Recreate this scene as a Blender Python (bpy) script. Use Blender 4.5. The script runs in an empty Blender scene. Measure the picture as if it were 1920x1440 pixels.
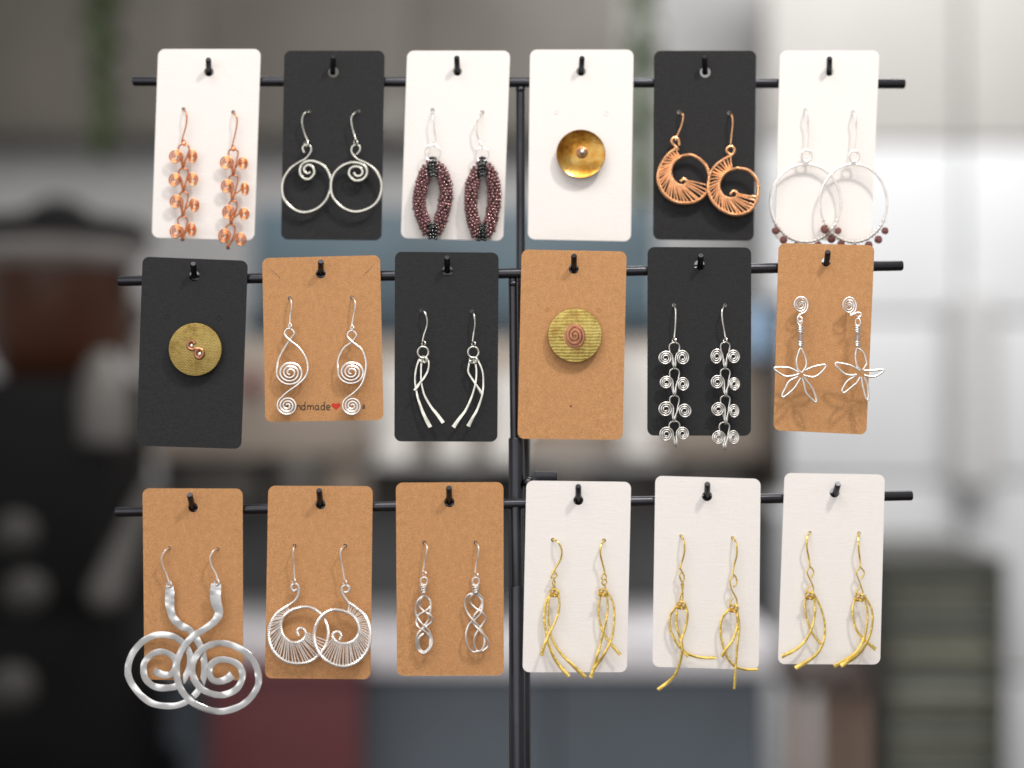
import bpy, bmesh, math, random
import numpy as np
from mathutils import Vector, geometry
random.seed(7); np.random.seed(7)
scene = bpy.context.scene
COL = scene.collection

# ------------------------------------------------------------------ camera
D = 0.6944                       # metres from the lens to the middle tier
S = 0.5 / 1920.0                 # metres per photo pixel on that tier
cam = bpy.data.cameras.new("camera"); cam.lens = 50.0; cam.sensor_width = 36.0
cam.clip_start = 0.02; cam.clip_end = 60.0
cam.dof.use_dof = True; cam.dof.focus_distance = D - 0.010; cam.dof.aperture_fstop = 2.0
cam.dof.aperture_blades = 9
camo = bpy.data.objects.new("camera", cam); COL.objects.link(camo)
camo.location = (0, -D, 0); camo.rotation_euler = (math.radians(90), 0, 0)
scene.camera = camo

# ------------------------------------------------------------------ world + lamps
w = bpy.data.worlds.new("World"); scene.world = w; w.use_nodes = True
w.node_tree.nodes["Background"].inputs[0].default_value = (1.0, 0.97, 0.94, 1)
w.node_tree.nodes["Background"].inputs[1].default_value = 0.44
def area(name, loc, target, size, power, color=(1, 1, 1), shape='RECTANGLE', size_y=None):
    l = bpy.data.lights.new(name, 'AREA'); l.energy = power; l.color = color
    l.shape = shape; l.size = size
    if size_y: l.size_y = size_y
    o = bpy.data.objects.new(name, l); COL.objects.link(o); o.location = loc
    o.rotation_euler = (Vector(target) - Vector(loc)).to_track_quat('-Z', 'Y').to_euler()
    return o
area("ceiling_lamp", (-0.15, -0.75, 1.2), (0, 0, 0.0), 1.1, 12, (1.0, 0.965, 0.92), size_y=0.5)
area("ceiling_spot", (0.42, -0.55, 0.95), (0, 0, 0.0), 0.10, 7.0, (1.0, 0.95, 0.88), 'DISK')
area("window_light", (-1.5, -1.5, 0.6), (0, 0, 0), 1.0, 4, (0.95, 0.97, 1.0), size_y=1.3)
area("front_fill_light", (-0.35, -2.6, 0.45), (-0.1, 0, 0), 2.6, 14.5, (1.0, 0.985, 0.97), size_y=1.7)  # added soft light behind the camera for frontal fill and metal reflections
area("background_fill_light", (0.8, 1.2, 1.45), (0.5, 2.3, -0.2), 1.4, 42, (1.0, 0.98, 0.95), size_y=0.6)  # added light out of view, brightens the right side of the background
area("background_fill_light", (-0.5, 0.7, 1.2), (-0.4, 1.6, -0.3), 0.6, 3, (1.0, 0.95, 0.9), size_y=0.4)  # added weaker light out of view for the left of the background
scene.view_settings.view_transform = 'Standard'; scene.view_settings.look = 'None'
scene.view_settings.gamma = 1.0; scene.view_settings.exposure = 0.03
scene.render.engine = 'CYCLES'
scene.cycles.use_denoising = True
scene.cycles.max_bounces = 8

# ------------------------------------------------------------------ materials
def new_mat(name):
    m = bpy.data.materials.new(name); m.use_nodes = True
    nt = m.node_tree
    return m, nt, nt.nodes["Principled BSDF"]
def link(nt, a, ao, b, bi): nt.links.new(a.outputs[ao], b.inputs[bi])
def coords(nt, scale=(1, 1, 1), rot=(0, 0, 0)):
    tc = nt.nodes.new("ShaderNodeTexCoord"); mp = nt.nodes.new("ShaderNodeMapping")
    mp.inputs["Scale"].default_value = scale; mp.inputs["Rotation"].default_value = rot
    link(nt, tc, "Object", mp, "Vector"); return mp
def noise(nt, mp, scale, detail=3, rough=0.6):
    n = nt.nodes.new("ShaderNodeTexNoise"); n.inputs["Scale"].default_value = scale
    n.inputs["Detail"].default_value = detail; n.inputs["Roughness"].default_value = rough
    link(nt, mp, "Vector", n, "Vector"); return n
def ramp(nt, src, out, stops):
    r = nt.nodes.new("ShaderNodeValToRGB")
    e = r.color_ramp.elements
    while len(e) < len(stops): e.new(0.5)
    for el, (p, c) in zip(e, stops):
        el.position = p; el.color = (*c, 1)
    link(nt, src, out, r, "Fac"); return r
def bump(nt, src, out, bs, strength, dist, prev=None):
    b = nt.nodes.new("ShaderNodeBump"); b.inputs["Strength"].default_value = strength
    b.inputs["Distance"].default_value = dist
    link(nt, src, out, b, "Height")
    if prev: link(nt, prev, "Normal", b, "Normal")
    link(nt, b, "Normal", bs, "Normal"); return b
def metal(name, c, rough=0.2, bscale=900, bstr=0.35, dist=0.0002, dark=0.75):
    m, nt, bs = new_mat(name)
    bs.inputs["Metallic"].default_value = 1.0
    mp = coords(nt)
    n = noise(nt, mp, bscale, 2)
    n2 = noise(nt, mp, bscale * 0.35, 3)
    r = ramp(nt, n2, "Fac", [(0.3, tuple(x * dark for x in c)), (0.6, c)])
    link(nt, r, "Color", bs, "Base Color")
    r2 = ramp(nt, n2, "Fac", [(0.3, (rough * 1.5,) * 3), (0.7, (rough * 0.8,) * 3)])
    link(nt, r2, "Color", bs, "Roughness")
    bump(nt, n, "Fac", bs, bstr, dist)
    return m
def plain(name, c, rough=0.5, metallic=0.0, var=0.12, scale=40, spec=0.5, bstr=0.0):
    m, nt, bs = new_mat(name)
    mp = coords(nt); n = noise(nt, mp, scale, 4)
    r = ramp(nt, n, "Fac", [(0.3, tuple(x * (1 - var) for x in c)), (0.7, tuple(min(1, x * (1 + var)) for x in c))])
    link(nt, r, "Color", bs, "Base Color")
    bs.inputs["Roughness"].default_value = rough; bs.inputs["Metallic"].default_value = metallic
    bs.inputs["Specular IOR Level"].default_value = spec
    if bstr: bump(nt, n, "Fac", bs, bstr, 0.0005)
    return m
def card_mat(name, c, var, speck, laid, seed, tonev=0.05, scuffv=0.07):
    m, nt, bs = new_mat(name)
    mp = coords(nt); mp.inputs["Location"].default_value = (seed, seed * 2, seed)
    soft = noise(nt, mp, 330, 6, 0.75)
    r = ramp(nt, soft, "Fac", [(0.25, tuple(x * (1 - var) for x in c)), (0.75, tuple(min(1, x * (1 + var)) for x in c))])
    fine = noise(nt, mp, 1400, 3, 0.7)
    rf = ramp(nt, fine, "Fac", [(0.32, (1 - speck,) * 3), (0.5, (1, 1, 1)), (0.72, (1 + speck,) * 3)])
    mx = nt.nodes.new("ShaderNodeMix"); mx.data_type = 'RGBA'; mx.blend_type = 'MULTIPLY'
    mx.inputs["Factor"].default_value = 1.0
    link(nt, r, "Color", mx, 6); link(nt, rf, "Color", mx, 7)
    oi = nt.nodes.new("ShaderNodeObjectInfo")
    tone = ramp(nt, oi, "Random", [(0.0, (1 - tonev,) * 3), (1.0, (1 + tonev * .6,) * 3)])
    sm = noise(nt, coords(nt, (1, 1, .5)), 75, 8, 0.75)
    scuff = ramp(nt, sm, "Fac", [(0.62, (1, 1, 1)), (0.72, (1 - scuffv,) * 3)])
    m2 = nt.nodes.new("ShaderNodeMix"); m2.data_type = 'RGBA'; m2.blend_type = 'MULTIPLY'; m2.inputs["Factor"].default_value = 1.0
    m3 = nt.nodes.new("ShaderNodeMix"); m3.data_type = 'RGBA'; m3.blend_type = 'MULTIPLY'; m3.inputs["Factor"].default_value = 1.0
    link(nt, tone, "Color", m2, 6); link(nt, scuff, "Color", m2, 7)
    link(nt, mx, 2, m3, 6); link(nt, m2, 2, m3, 7)
    link(nt, m3, 2, bs, "Base Color")
    bs.inputs["Roughness"].default_value = 0.85; bs.inputs["Specular IOR Level"].default_value = 0.2
    mp2 = coords(nt, (0.18, 1, 1.0))
    l = noise(nt, mp2, 900, 3, 0.6)
    b1 = bump(nt, l, "Fac", bs, laid, 0.0002)
    bump(nt, fine, "Fac", bs, 0.15, 0.0001, b1)
    return m

KRAFT = card_mat("kraft_card", (0.51, 0.264, 0.117), 0.16, 0.22, 0.10, 0.0)
WHITE = card_mat("white_card", (0.83, 0.795, 0.775), 0.02, 0.03, 0.4, 3.0, 0.015, 0.10)
BLACK = card_mat("black_card", (0.026, 0.026, 0.0275), 0.14, 0.28, 0.55, 5.0)
SILVER = metal("silver_wire", (0.95, 0.92, 0.88), 0.25, 700, 0.25)
SILVERP = metal("bright_silver_wire", (0.98, 0.945, 0.915), 0.36, 900, 0.3)
GREYSIL = metal("grey_silver_wire", (0.78, 0.77, 0.70), 0.24, 500, 0.35)
HAMMER = metal("hammered_silver", (0.84, 0.845, 0.85), 0.17, 140, 0.12, 0.0005, 0.92)
COPPER = metal("copper_wire", (0.82, 0.29, 0.095), 0.2, 700, 0.25)
COPPERW = metal("woven_copper", (0.94, 0.50, 0.26), 0.28, 900, 0.35)
GOLD = metal("gold_wire", (1.0, 0.72, 0.19), 0.18, 240, 0.55, 0.0005, 0.75)
RACKM = plain("black_painted_steel", (0.060, 0.061, 0.070), 0.30, 1.0, 0.12, 60, 0.5)
INK = plain("black_ink", (0.05, 0.035, 0.025), 0.8)
REDINK = plain("red_ink", (0.55, 0.035, 0.012), 0.7)
PBEAD = plain("plum_glass_bead", (0.20, 0.088, 0.092), 0.14, 0.35, 0.5, 700, 0.9)
BBEAD = plain("black_glass_bead", (0.006, 0.007, 0.009), 0.12, 0.0, 0.3, 700, 0.8)
def glassbead(name, c, tr):
    m, nt, bs = new_mat(name)
    bs.inputs["Base Color"].default_value = (*c, 1); bs.inputs["Roughness"].default_value = 0.06
    bs.inputs["Transmission Weight"].default_value = tr; bs.inputs["IOR"].default_value = 1.5
    return m
GARNET = glassbead("smoky_plum_crystal", (0.30, 0.12, 0.11), 0.45)
CLEAR = glassbead("clear_smoky_glass", (0.62, 0.52, 0.46), 0.7)
def brass_mat(name, kind):
    m, nt, bs = new_mat(name)
    bs.inputs["Metallic"].default_value = 1.0
    mp = coords(nt)
    n = noise(nt, mp, 130 if kind != 'dish' else 70, 4, 0.65)
    if kind == 'dish':
        r = ramp(nt, n, "Fac", [(0.36, (0.27, 0.09, 0.012)), (0.48, (0.48, 0.23, 0.04)), (0.64, (0.56, 0.38, 0.13))])
        bs.inputs["Roughness"].default_value = 0.24
        n2 = noise(nt, mp, 300, 2); bump(nt, n2, "Fac", bs, 0.3, 0.0004)
    else:
        r = ramp(nt, n, "Fac", [(0.30, (0.36, 0.22, 0.07)), (0.46, (0.60, 0.43, 0.14)), (0.66, (0.70, 0.52, 0.19))] if kind != "ripple" else [(0.36, (0.36, 0.23, 0.07)), (0.5, (0.50, 0.39, 0.12)), (0.66, (0.58, 0.46, 0.16))])
        bs.inputs["Roughness"].default_value = 0.42
        if kind == 'ripple':
            wv = nt.nodes.new("ShaderNodeTexWave"); wv.wave_type = 'BANDS'; wv.bands_direction = 'Z'
            wv.inputs["Scale"].default_value = 205; wv.inputs["Distortion"].default_value = 2.2
            wv.inputs["Detail"].default_value = 1.5; wv.inputs["Detail Scale"].default_value = 0.8
            link(nt, mp, "Vector", wv, "Vector")
            b1 = bump(nt, wv, "Fac", bs, 0.35, 0.0002)
            n2 = noise(nt, coords(nt, (1, 1, .5)), 520, 2); bump(nt, n2, "Fac", bs, 0.5, 0.0005, b1)
        else:
            br = nt.nodes.new("ShaderNodeTexBrick")
            br.inputs["Scale"].default_value = 330; br.inputs["Mortar Size"].default_value = 0.12
            br.inputs["Mortar Smooth"].default_value = 0.6
            br.inputs["Color1"].default_value = (1, 1, 1, 1); br.inputs["Color2"].default_value = (.5, .5, .5, 1)
            br.inputs["Mortar"].default_value = (0, 0, 0, 1)
            mp2 = coords(nt, (1, 1, 1), (math.radians(90), 0, math.radians(4)))
            n3 = noise(nt, mp, 240, 2)
            vm = nt.nodes.new("ShaderNodeVectorMath"); vm.operation = 'MULTIPLY_ADD'
            vm.inputs[1].default_value = (0.0009, 0.0009, 0.0009)
            link(nt, n3, "Color", vm, 0); link(nt, mp2, "Vector", vm, 2)
            link(nt, vm, "Vector", br, "Vector")
            b1 = bump(nt, br, "Color", bs, 0.3, 0.0002)
            n2 = noise(nt, mp, 420, 3); bump(nt, n2, "Fac", bs, 0.3, 0.0003, b1)
            mx = nt.nodes.new("ShaderNodeMix"); mx.data_type = 'RGBA'; mx.blend_type = 'MULTIPLY'
            mx.inputs["Factor"].default_value = 0.5
            link(nt, r, "Color", mx, 6); link(nt, br, "Color", mx, 7); link(nt, mx, 2, bs, "Base Color")
            return m
    link(nt, r, "Color", bs, "Base Color")
    return m
DISH = brass_mat("amber_brass", 'dish'); RIPPLE = brass_mat("rippled_brass", 'ripple'); CANVAS = brass_mat("canvas_brass", 'canvas')
OLDCOP = metal("dull_copper", (0.50, 0.235, 0.135), 0.34, 700, 0.3)

# ------------------------------------------------------------------ helpers
ROWY = {1: 0.022, 2: 0.0, 3: -0.022}       # depth of the cards of each tier
def P(px, py, Y):
    k = S * (D + Y) / D
    return np.array([(px - 960) * k, Y, (720 - py) * k])
class G:                                   # one card's drawing frame
    def __init__(self, x0, y0, sc, row):
        self.x0, self.y0, self.sc, self.Y = x0, y0, sc, ROWY[row]
        self.k = S * (D + self.Y) / D / sc
    def p(self, x, y, off=0.0):
        return P(self.x0 + x / self.sc, self.y0 + y / self.sc, self.Y - off * 0.001)
def tag(o, label=None, cat=None, group=None, kind=None):
    if label: o["label"] = label
    if cat: o["category"] = cat
    if group: o["group"] = group
    if kind: o["kind"] = kind
    return o
def thing(name, label, cat, loc, group=None):
    o = bpy.data.objects.new(name, None); COL.objects.link(o)
    o.empty_display_size = 0.01; o.location = Vector(loc)
    return tag(o, label, cat, group)
def wpos(o):
    v = Vector((0, 0, 0))
    while o is not None:
        v = v + o.location; o = o.parent
    return v
def catmull(pts, rad, sub, closed):
    n = len(pts); out = []; ro = []
    if n < 3 or sub <= 1: return np.array(pts), np.array(rad)
    rng = range(n if closed else n - 1)
    for i in rng:
        if closed: a, b, c, d = (pts[(i + j) % n] for j in (-1, 0, 1, 2))
        else:
            b, c = pts[i], pts[i + 1]
            a = pts[i - 1] if i > 0 else 2 * b - c
            d = pts[i + 2] if i + 2 < n else 2 * c - b
        r0, r1 = rad[i], rad[(i + 1) % n]
        for s in range(sub):
            t = s / sub
            out.append(0.5 * ((2 * b) + (-a + c) * t + (2 * a - 5 * b + 4 * c - d) * t * t + (-a + 3 * b - 3 * c + d) * t ** 3))
            ro.append(r0 + (r1 - r0) * t)
    if not closed: out.append(pts[-1]); ro.append(rad[-1])
    return np.array(out), np.array(ro)
class MB:
    def __init__(self): self.v = []; self.f = []; self.n = 0
    def add(self, verts, faces):
        self.v.extend(map(tuple, verts)); self.f.extend([tuple(i + self.n for i in f) for f in faces]); self.n += len(verts)
    def tube(self, pts, r, sub=6, sides=8, closed=False, flat=None, hammer=0.0, coil=0, twist=0.0, tstep=4):
        """pts: world points; r: half width in metres (scalar or list); flat: thickness / width"""
        pts = [np.asarray(p, float) for p in pts]
        rad = [r] * len(pts) if np.isscalar(r) else list(r)
        p, q = catmull(pts, rad, sub, closed)
        n = len(p)
        if hammer:
            kn = np.random.rand(n // 2 + 2); q = q * (1 + hammer * (np.interp(np.arange(n) / 2.0, np.arange(len(kn)), kn) - 0.5))
        if coil:
            seg = np.r_[0, np.cumsum(np.linalg.norm(np.diff(p, axis=0), axis=1))]
            m = max(n, int(seg[-1] / coil * 4)); t = np.linspace(0, seg[-1], m)
            p = np.stack([np.interp(t, seg, p[:, i]) for i in range(3)], 1); q = np.interp(t, seg, q)
            q = q * (1 + 0.14 * np.sin(np.arange(m) * math.pi / 2)); n = m
        T = np.gradient(p, axis=0) if not closed else np.roll(p, -1, 0) - np.roll(p, 1, 0)
        T /= np.maximum(np.linalg.norm(T, axis=1, keepdims=True), 1e-12)
        verts = []; prev = np.array([1.0, 0, 0])
        tq = np.arange(n) / tstep; tf = np.floor(tq)      # hammer blows: short facets with quick turns between them
        ta = np.interp(tf + np.clip((tq - tf) * 2.2 - .6, 0, 1), np.arange(n // tstep + 3), np.random.uniform(-twist, twist, n // tstep + 3)) if twist else None
        th = np.linspace(0, 2 * math.pi, sides, endpoint=False)
        pw = 1.0 if flat is None else (0.22 if flat < .2 or flat == .3 else 0.6)
        ca = [math.copysign(abs(math.cos(a)) ** pw, math.cos(a)) for a in th]; sa = [math.copysign(abs(math.sin(a)) ** pw, math.sin(a)) for a in th]
        for i in range(n):
            s = np.cross(T[i], (0, 1, 0)); L = np.linalg.norm(s)
            if L < 0.25:
                s = prev - T[i] * np.dot(prev, T[i]); L = np.linalg.norm(s)
            s = s / max(L, 1e-9)
            if np.dot(s, prev) < 0 and L < 0.5: s = -s
            prev = s; u = np.cross(s, T[i])
            if twist:
                c1, s1 = math.cos(ta[i]), math.sin(ta[i]); s, u = s * c1 + u * s1, u * c1 - s * s1
            fl = 1.0 if flat is None else flat
            tk = q[i] * fl if flat is None else max(min(q[i], rad[0] * 1.1) * fl, 0.00012)
            for cx_, sx_ in zip(ca, sa): verts.append(p[i] + s * cx_ * q[i] + u * sx_ * tk)
        faces = []
        for i in range(n if closed else n - 1):
            j = (i + 1) % n
            for a in range(sides):
                b = (a + 1) % sides
                faces.append((i * sides + a, j * sides + a, j * sides + b, i * sides + b))
        if not closed:
            faces.append(tuple(range(sides))); faces.append(tuple((n - 1) * sides + a for a in reversed(range(sides))))
        self.add(verts, faces); return self
    def ball(self, c, r, seg=10, rings=6, sy=1.0, sz=1.0):
        c = np.asarray(c); verts = [c + (0, 0, r * sz)]
        for i in range(1, rings):
            a = math.pi * i / rings
            for j in range(seg):
                b = 2 * math.pi * j / seg
                verts.append(c + (r * math.sin(a) * math.cos(b), r * sy * math.sin(a) * math.sin(b), r * sz * math.cos(a)))
        verts.append(c + (0, 0, -r * sz)); f = []
        for j in range(seg):
            f.append((0, 1 + j, 1 + (j + 1) % seg))
            e = 1 + (rings - 2) * seg; f.append((len(verts) - 1, e + (j + 1) % seg, e + j))
        for i in range(rings - 2):
            for j in range(seg):
                a = 1 + i * seg; b = a + seg
                f.append((a + j, b + j, b + (j + 1) % seg, a + (j + 1) % seg))
        self.add(verts, f); return self
    def lathe(self, c, prof, axis='z', seg=32, sx=1.0, sy=1.0):
        """prof: list of (radius, height along the axis)"""
        c = np.asarray(c, float); verts = []; f = []
        for r, h in prof:
            for j in range(seg):
                b = 2 * math.pi * j / seg; x, y = r * math.cos(b) * sx, r * math.sin(b) * sy
                verts.append(c + ((x, y, h) if axis == 'z' else (x, -h, y)))
        m = len(prof)
        for i in range(m - 1):
            for j in range(seg):
                k = (j + 1) % seg; f.append((i * seg + j, i * seg + k, (i + 1) * seg + k, (i + 1) * seg + j))
        f.append(tuple(reversed(range(seg)))); f.append(tuple((m - 1) * seg + j for j in range(seg)))
        self.add(verts, f); return self
    def box(self, lo, hi):
        (a, b, c), (d, e, g) = lo, hi
        self.add([(a, b, c), (d, b, c), (d, e, c), (a, e, c), (a, b, g), (d, b, g), (d, e, g), (a, e, g)],
                 [(3, 2, 1, 0), (4, 5, 6, 7), (0, 1, 5, 4), (1, 2, 6, 5), (2, 3, 7, 6), (3, 0, 4, 7)]); return self
    def build(self, name, mat, parent=None, smooth=35, bevel=0.0, loc=None, kind=None, label=None):
        me = bpy.data.meshes.new(name)
        o = bpy.data.objects.new(name, me); COL.objects.link(o)
        off = Vector((0, 0, 0))
        if parent is not None:
            o.parent = parent; off = wpos(parent)
        if loc is not None:
            o.location = Vector(loc) - off; off = Vector(loc)
        me.from_pydata([tuple(Vector(v) - off) for v in self.v], [], self.f)
        if bevel or True:
            bm = bmesh.new(); bm.from_mesh(me)
            bmesh.ops.recalc_face_normals(bm, faces=bm.faces)
            if bevel: bmesh.ops.bevel(bm, geom=list(bm.edges), offset=bevel, segments=2, affect='EDGES', profile=0.7)
            bm.to_mesh(me); bm.free()
        if smooth:
            me.polygons.foreach_set("use_smooth", [True] * len(me.polygons))
            me.set_sharp_from_angle(angle=math.radians(smooth))
        me.materials.append(mat); me.update()
        if kind: o["kind"] = kind
        if label: o["label"] = label
        return o

# ------------------------------------------------------------------ room behind the rack
def kd(d): return 0.72 * d / 1920.0
def B(px, py, d): return ((px - 960) * kd(d), d - D, (720 - py) * kd(d))
def slab(mb, x0, y0, x1, y1, d, depth):
    a = B(x0, y1, d); b = B(x1, y0, d); mb.box(a, (b[0], d - D + depth, b[2])); return mb
FLOOR = -1.32
wallm = plain("painted_wall", (0.37, 0.37, 0.375), 0.7, 0, 0.05, 3)
tag(MB().box((-2.6, 2.85, FLOOR), (3.0, 2.97, 2.2)).build("back_wall", wallm), kind="structure")
tag(MB().box((-3.5, -2.2, FLOOR - .06), (3.5, 2.85, FLOOR)).build("floor", plain("floor_concrete", (0.16, 0.155, 0.15), 0.6)), kind="structure")
tabm = plain("dark_table_wood", (0.06, 0.045, 0.035), 0.5, 0, 0.3, 12)
TZ = -0.285
t = thing("display_table", "dark table under the earring rack", "table", (0, 0.05, FLOOR))
MB().box((-0.7, -0.22, TZ - 0.03), (0.7, 0.3, TZ)).build("table_top", tabm, t, bevel=.003)
for sx in (-.62, .62):
    for sy in (-.16, .24):
        MB().box((sx - .025, sy - .025, FLOOR), (sx + .025, sy + .025, TZ - .03)).build("leg", tabm, t)
# tiles of the right-hand wall: big pale panels with narrow joints
tl = plain("pale_wall_panel", (0.60, 0.615, 0.64), 0.45, 0, 0.05, 2)
tl2 = plain("grey_wall_panel", (0.36, 0.35, 0.34), 0.5, 0, 0.08, 2)
wall_t = thing("panelled_wall", "pale panelled wall behind the right end of the rack", "wall", (B(1900, 720, 3.2)[0], 2.6, FLOOR))
for cx0, cx1 in ((1440, 1798), (1808, 2110)):
    for cy0, cy1, mm in ((-140, 262, tl2), (272, 588, tl), (598, 894, tl), (904, 1260, tl), (1270, 1700, tl)):
        slab(MB(), cx0, cy0, cx1, cy1, 3.2, 0.05).build("panel", mm, wall_t, bevel=.002)
# brown wall cabinet, top left
cabm = plain("taupe_cabinet", (0.105, 0.095, 0.082), 0.5, 0, 0.15, 5)
c = thing("wall_cabinet", "taupe wall cabinet above the coffee machine", "cabinet", B(500, 250, 3.42))
slab(MB(), -420, -190, 1165, 262, 3.42, 0.12).build("carcass", cabm, c)
for a, b_ in ((-418, -40), (-36, 380), (384, 770), (774, 1163)):
    slab(MB(), a, -186, b_, 252, 3.396, 0.022).build("door", cabm, c, bevel=.003)
    slab(MB(), b_ - 30, 200, b_ - 18, 240, 3.374, 0.022).build("handle", plain("steel_handle", (.3, .3, .3), .3, 1), c)
# back counter
slate = plain("slate_front", (0.10, 0.122, 0.150), 0.55, 0, 0.1, 6)
ctop = plain("pale_counter_top", (0.72, 0.70, 0.74), 0.3, 0, 0.05, 5)
cn = thing("bar_counter", "slate fronted bar counter with a pale edge, behind the rack", "counter", (B(850, 1300, 2.15)[0], 1.7, FLOOR))
x0 = B(225, 0, 2.15)[0]; x1 = B(1455, 0, 2.15)[0]; zt = B(0, 1194, 2.15)[2]; zb = B(0, 1264, 2.15)[2]
MB().box((x0, 2.15 - D, zb), (x1, 2.85, zt)).build("counter_top", ctop, cn, bevel=.006)
edges = [x0 + .015 + (x1 - x0 - .03) * i / 3 for i in range(4)]
for a, b_ in zip(edges, edges[1:]):
    MB().box((a + .002, 2.18 - D, FLOOR), (b_ - .002, 2.80, zb)).build("front_panel", slate, cn, bevel=.003)
rb = thing("red_bin", "dark red bin standing before the slate counter at lower left", "bin", (B(530, 1300, 2.05)[0], 2.05 - D, FLOOR))
redm = plain("dark_red_plastic", (0.11, 0.022, 0.027), 0.45)
a = B(392, 1268, 2.05); b_ = B(672, 1268, 2.05)
MB().box((a[0], a[1], FLOOR), (b_[0], a[1] + .07, a[2])).build("body", redm, rb, bevel=.008)
MB().box((a[0] - .006, a[1] - .006, a[2]), (b_[0] + .006, a[1] + .076, a[2] + .012)).build("rim", redm, rb, bevel=.004)
# coffee machine
em = thing("coffee_machine", "wide coffee machine with a teal top panel, behind the rack", "coffee machine", (B(850, 1194, 2.3)[0], 1.8, zt))
teal = plain("teal_enamel", (0.060, 0.095, 0.120), 0.4, 0, 0.4, 5)
navy = plain("navy_trim", (0.018, 0.035, 0.05), 0.4)
taupe = plain("taupe_panel", (0.31, 0.262, 0.222), 0.5, 0, 0.1, 6)
darkm = plain("dark_trim_and_shade", (0.030, 0.025, 0.020), 0.6)  # dark trim colour, also used for the shade below the machine body
greyst = plain("dull_grey_steel", (0.09, 0.085, 0.08), 0.5, 0.3)
steel = plain("brushed_steel", (0.5, 0.5, 0.5), 0.35, 1.0)
slab(MB(), 470, 388, 1235, 588, 2.42, 0.3).build("back_panel", teal, em, bevel=.01)
slab(MB(), 455, 588, 1250, 626, 2.40, 0.3).build("trim", navy, em, bevel=.004)
slab(MB(), 262, 640, 1470, 858, 2.36, 0.34).build("body", taupe, em, bevel=.015)
slab(MB(), 300, 858, 1440, 960, 2.44, 0.2).build("underside_shade", darkm, em)  # shadow below the body, put into a dark brown slab
slab(MB(), 262, 960, 1462, 1196, 2.50, 0.14).build("splash_back", plain("grey_splash_back", (0.085, 0.088, 0.092), .35, .4), em)
for a, b_, m_ in ((330, 480, greyst), (592, 690, taupe), (1035, 1120, taupe), (1270, 1400, greyst)):
    slab(MB(), a, 862, b_, 952, 2.40, .04).build("spout_block", m_, em, bevel=.01)
for gx in (560, 860, 1160):
    MB().lathe(B(gx, 955, 2.36), [(.045, 0), (.045, .05), (.035, .09)], seg=20).build("group_head", greyst, em)
    MB().tube([B(gx, 965, 2.34), B(gx - 8, 985, 2.22), B(gx - 12, 1000, 2.12)], .014, sides=8).build("handle", darkm, em)
slab(MB(), 1398, 575, 1448, 668, 2.30, 0.05).build("display_screen", plain("blue_screen", (0.24, 0.36, 0.52), .2), em, bevel=.004)
slab(MB(), 1452, 560, 1475, 930, 2.28, 0.3).build("side_panel", darkm, em, bevel=.004)
MB().ball(B(472, 722, 2.31), .022).build("knob", redm, em)
MB().ball(B(236, 592, 2.2), .035).build("knob", darkm, em)
MB().tube([B(236, 592, 2.2), B(262, 660, 2.37)], .012).build("steam_wand", steel, em)
cupm = plain("white_porcelain", (0.78, 0.76, 0.73), 0.15)
prof = [(0.012, 0), (.024, 0), (.027, .004), (.036, .03), (.043, .055), (.046, .075), (.0435, .075), (.034, .032), (.005, .008)]
for cx, cy, s_, lab in ((738, 862, 1.05, "white cup low behind the black card of silver drops, leftmost of the row"),
                        (848, 856, 1.0, "white cup second in the row, directly under the black card of silver drops"),
                        (945, 858, 0.95, "white cup third in the row, left of the black rack pole"),
                        (1196, 850, 1.15, "white cup apart from the row, between the brass disc card and the silver chain card")):
    u = thing("coffee_cup", lab, "cup", B(cx, cy, 2.27), "white cups on the coffee machine")
    MB().lathe(B(cx, cy, 2.27), [(r * s_, h * s_ * 1.9) for r, h in prof], seg=28).build("bowl", cupm, u)
    q = np.array(B(cx, cy, 2.27)); hx = .044 * s_
    MB().tube([q + (hx * .8, 0, .12 * s_), q + (hx * 1.6, 0, .115 * s_), q + (hx * 1.6, 0, .07 * s_), q + (hx * .75, 0, .05 * s_)], .005).build("handle", cupm, u)
slab(MB(), 690, 864, 1260, 874, 2.19, 0.17).build("cup_rail", steel, em)
# coffee grinder at the left
gr = thing("coffee_grinder", "black coffee grinder with a brown bean hopper at the left edge", "coffee grinder", B(90, 1500, 1.9))
black = plain("black_plastic", (0.0035, 0.0035, 0.004), 0.6, 0, 0.2, 10, 0.15)
hopm = plain("smoky_hopper_plastic", (0.24, 0.225, 0.22), 0.25, 0, 0.1, 8)
beanm = plain("brown_bean_hopper", (0.040, 0.014, 0.007), 0.35, 0, 0.4, 9, 0.25)
g0 = np.array(B(70, 0, 1.9)); k19 = kd(1.9)
def GZ(py): return (720 - py) * k19
cG = (g0[0], g0[1] + .09, 0)
MB().lathe(cG, [(.10, GZ(492)), (.118, GZ(470)), (.122, GZ(445))], seg=40).build("hopper_top", hopm, gr)
MB().lathe(cG, [(.045, GZ(745)), (.07, GZ(715)), (.098, GZ(650)), (.1, GZ(493))], seg=40).build("bean_hopper", beanm, gr)
MB().lathe(cG, [(.126, GZ(446)), (.128, GZ(420)), (.115, GZ(402)), (.05, GZ(388)), (.036, GZ(372)), (.02, GZ(358)), (.004, GZ(356))], seg=40).build("lid", black, gr)
MB().box((cG[0] - .125, cG[1] - .13, GZ(1130)), (cG[0] + .105, cG[1] + .12, GZ(708))).build("body", black, gr, bevel=.03)
MB().box((cG[0] - .135, cG[1] - .09, GZ(1500)), (cG[0] + .12, cG[1] + .14, GZ(1126))).build("base", black, gr, bevel=.02)
greym = plain("grey_cast_metal", (0.105, 0.10, 0.095), 0.5, 0.2)
MB().lathe((B(196, 0, 1.86)[0], B(0, 0, 1.86)[1], 0), [(.012, GZ(842)), (.032, GZ(825)), (.036, GZ(760)), (.026, GZ(690)), (.012, GZ(660))], seg=24).build("dosing_chamber", greym, gr)
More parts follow.
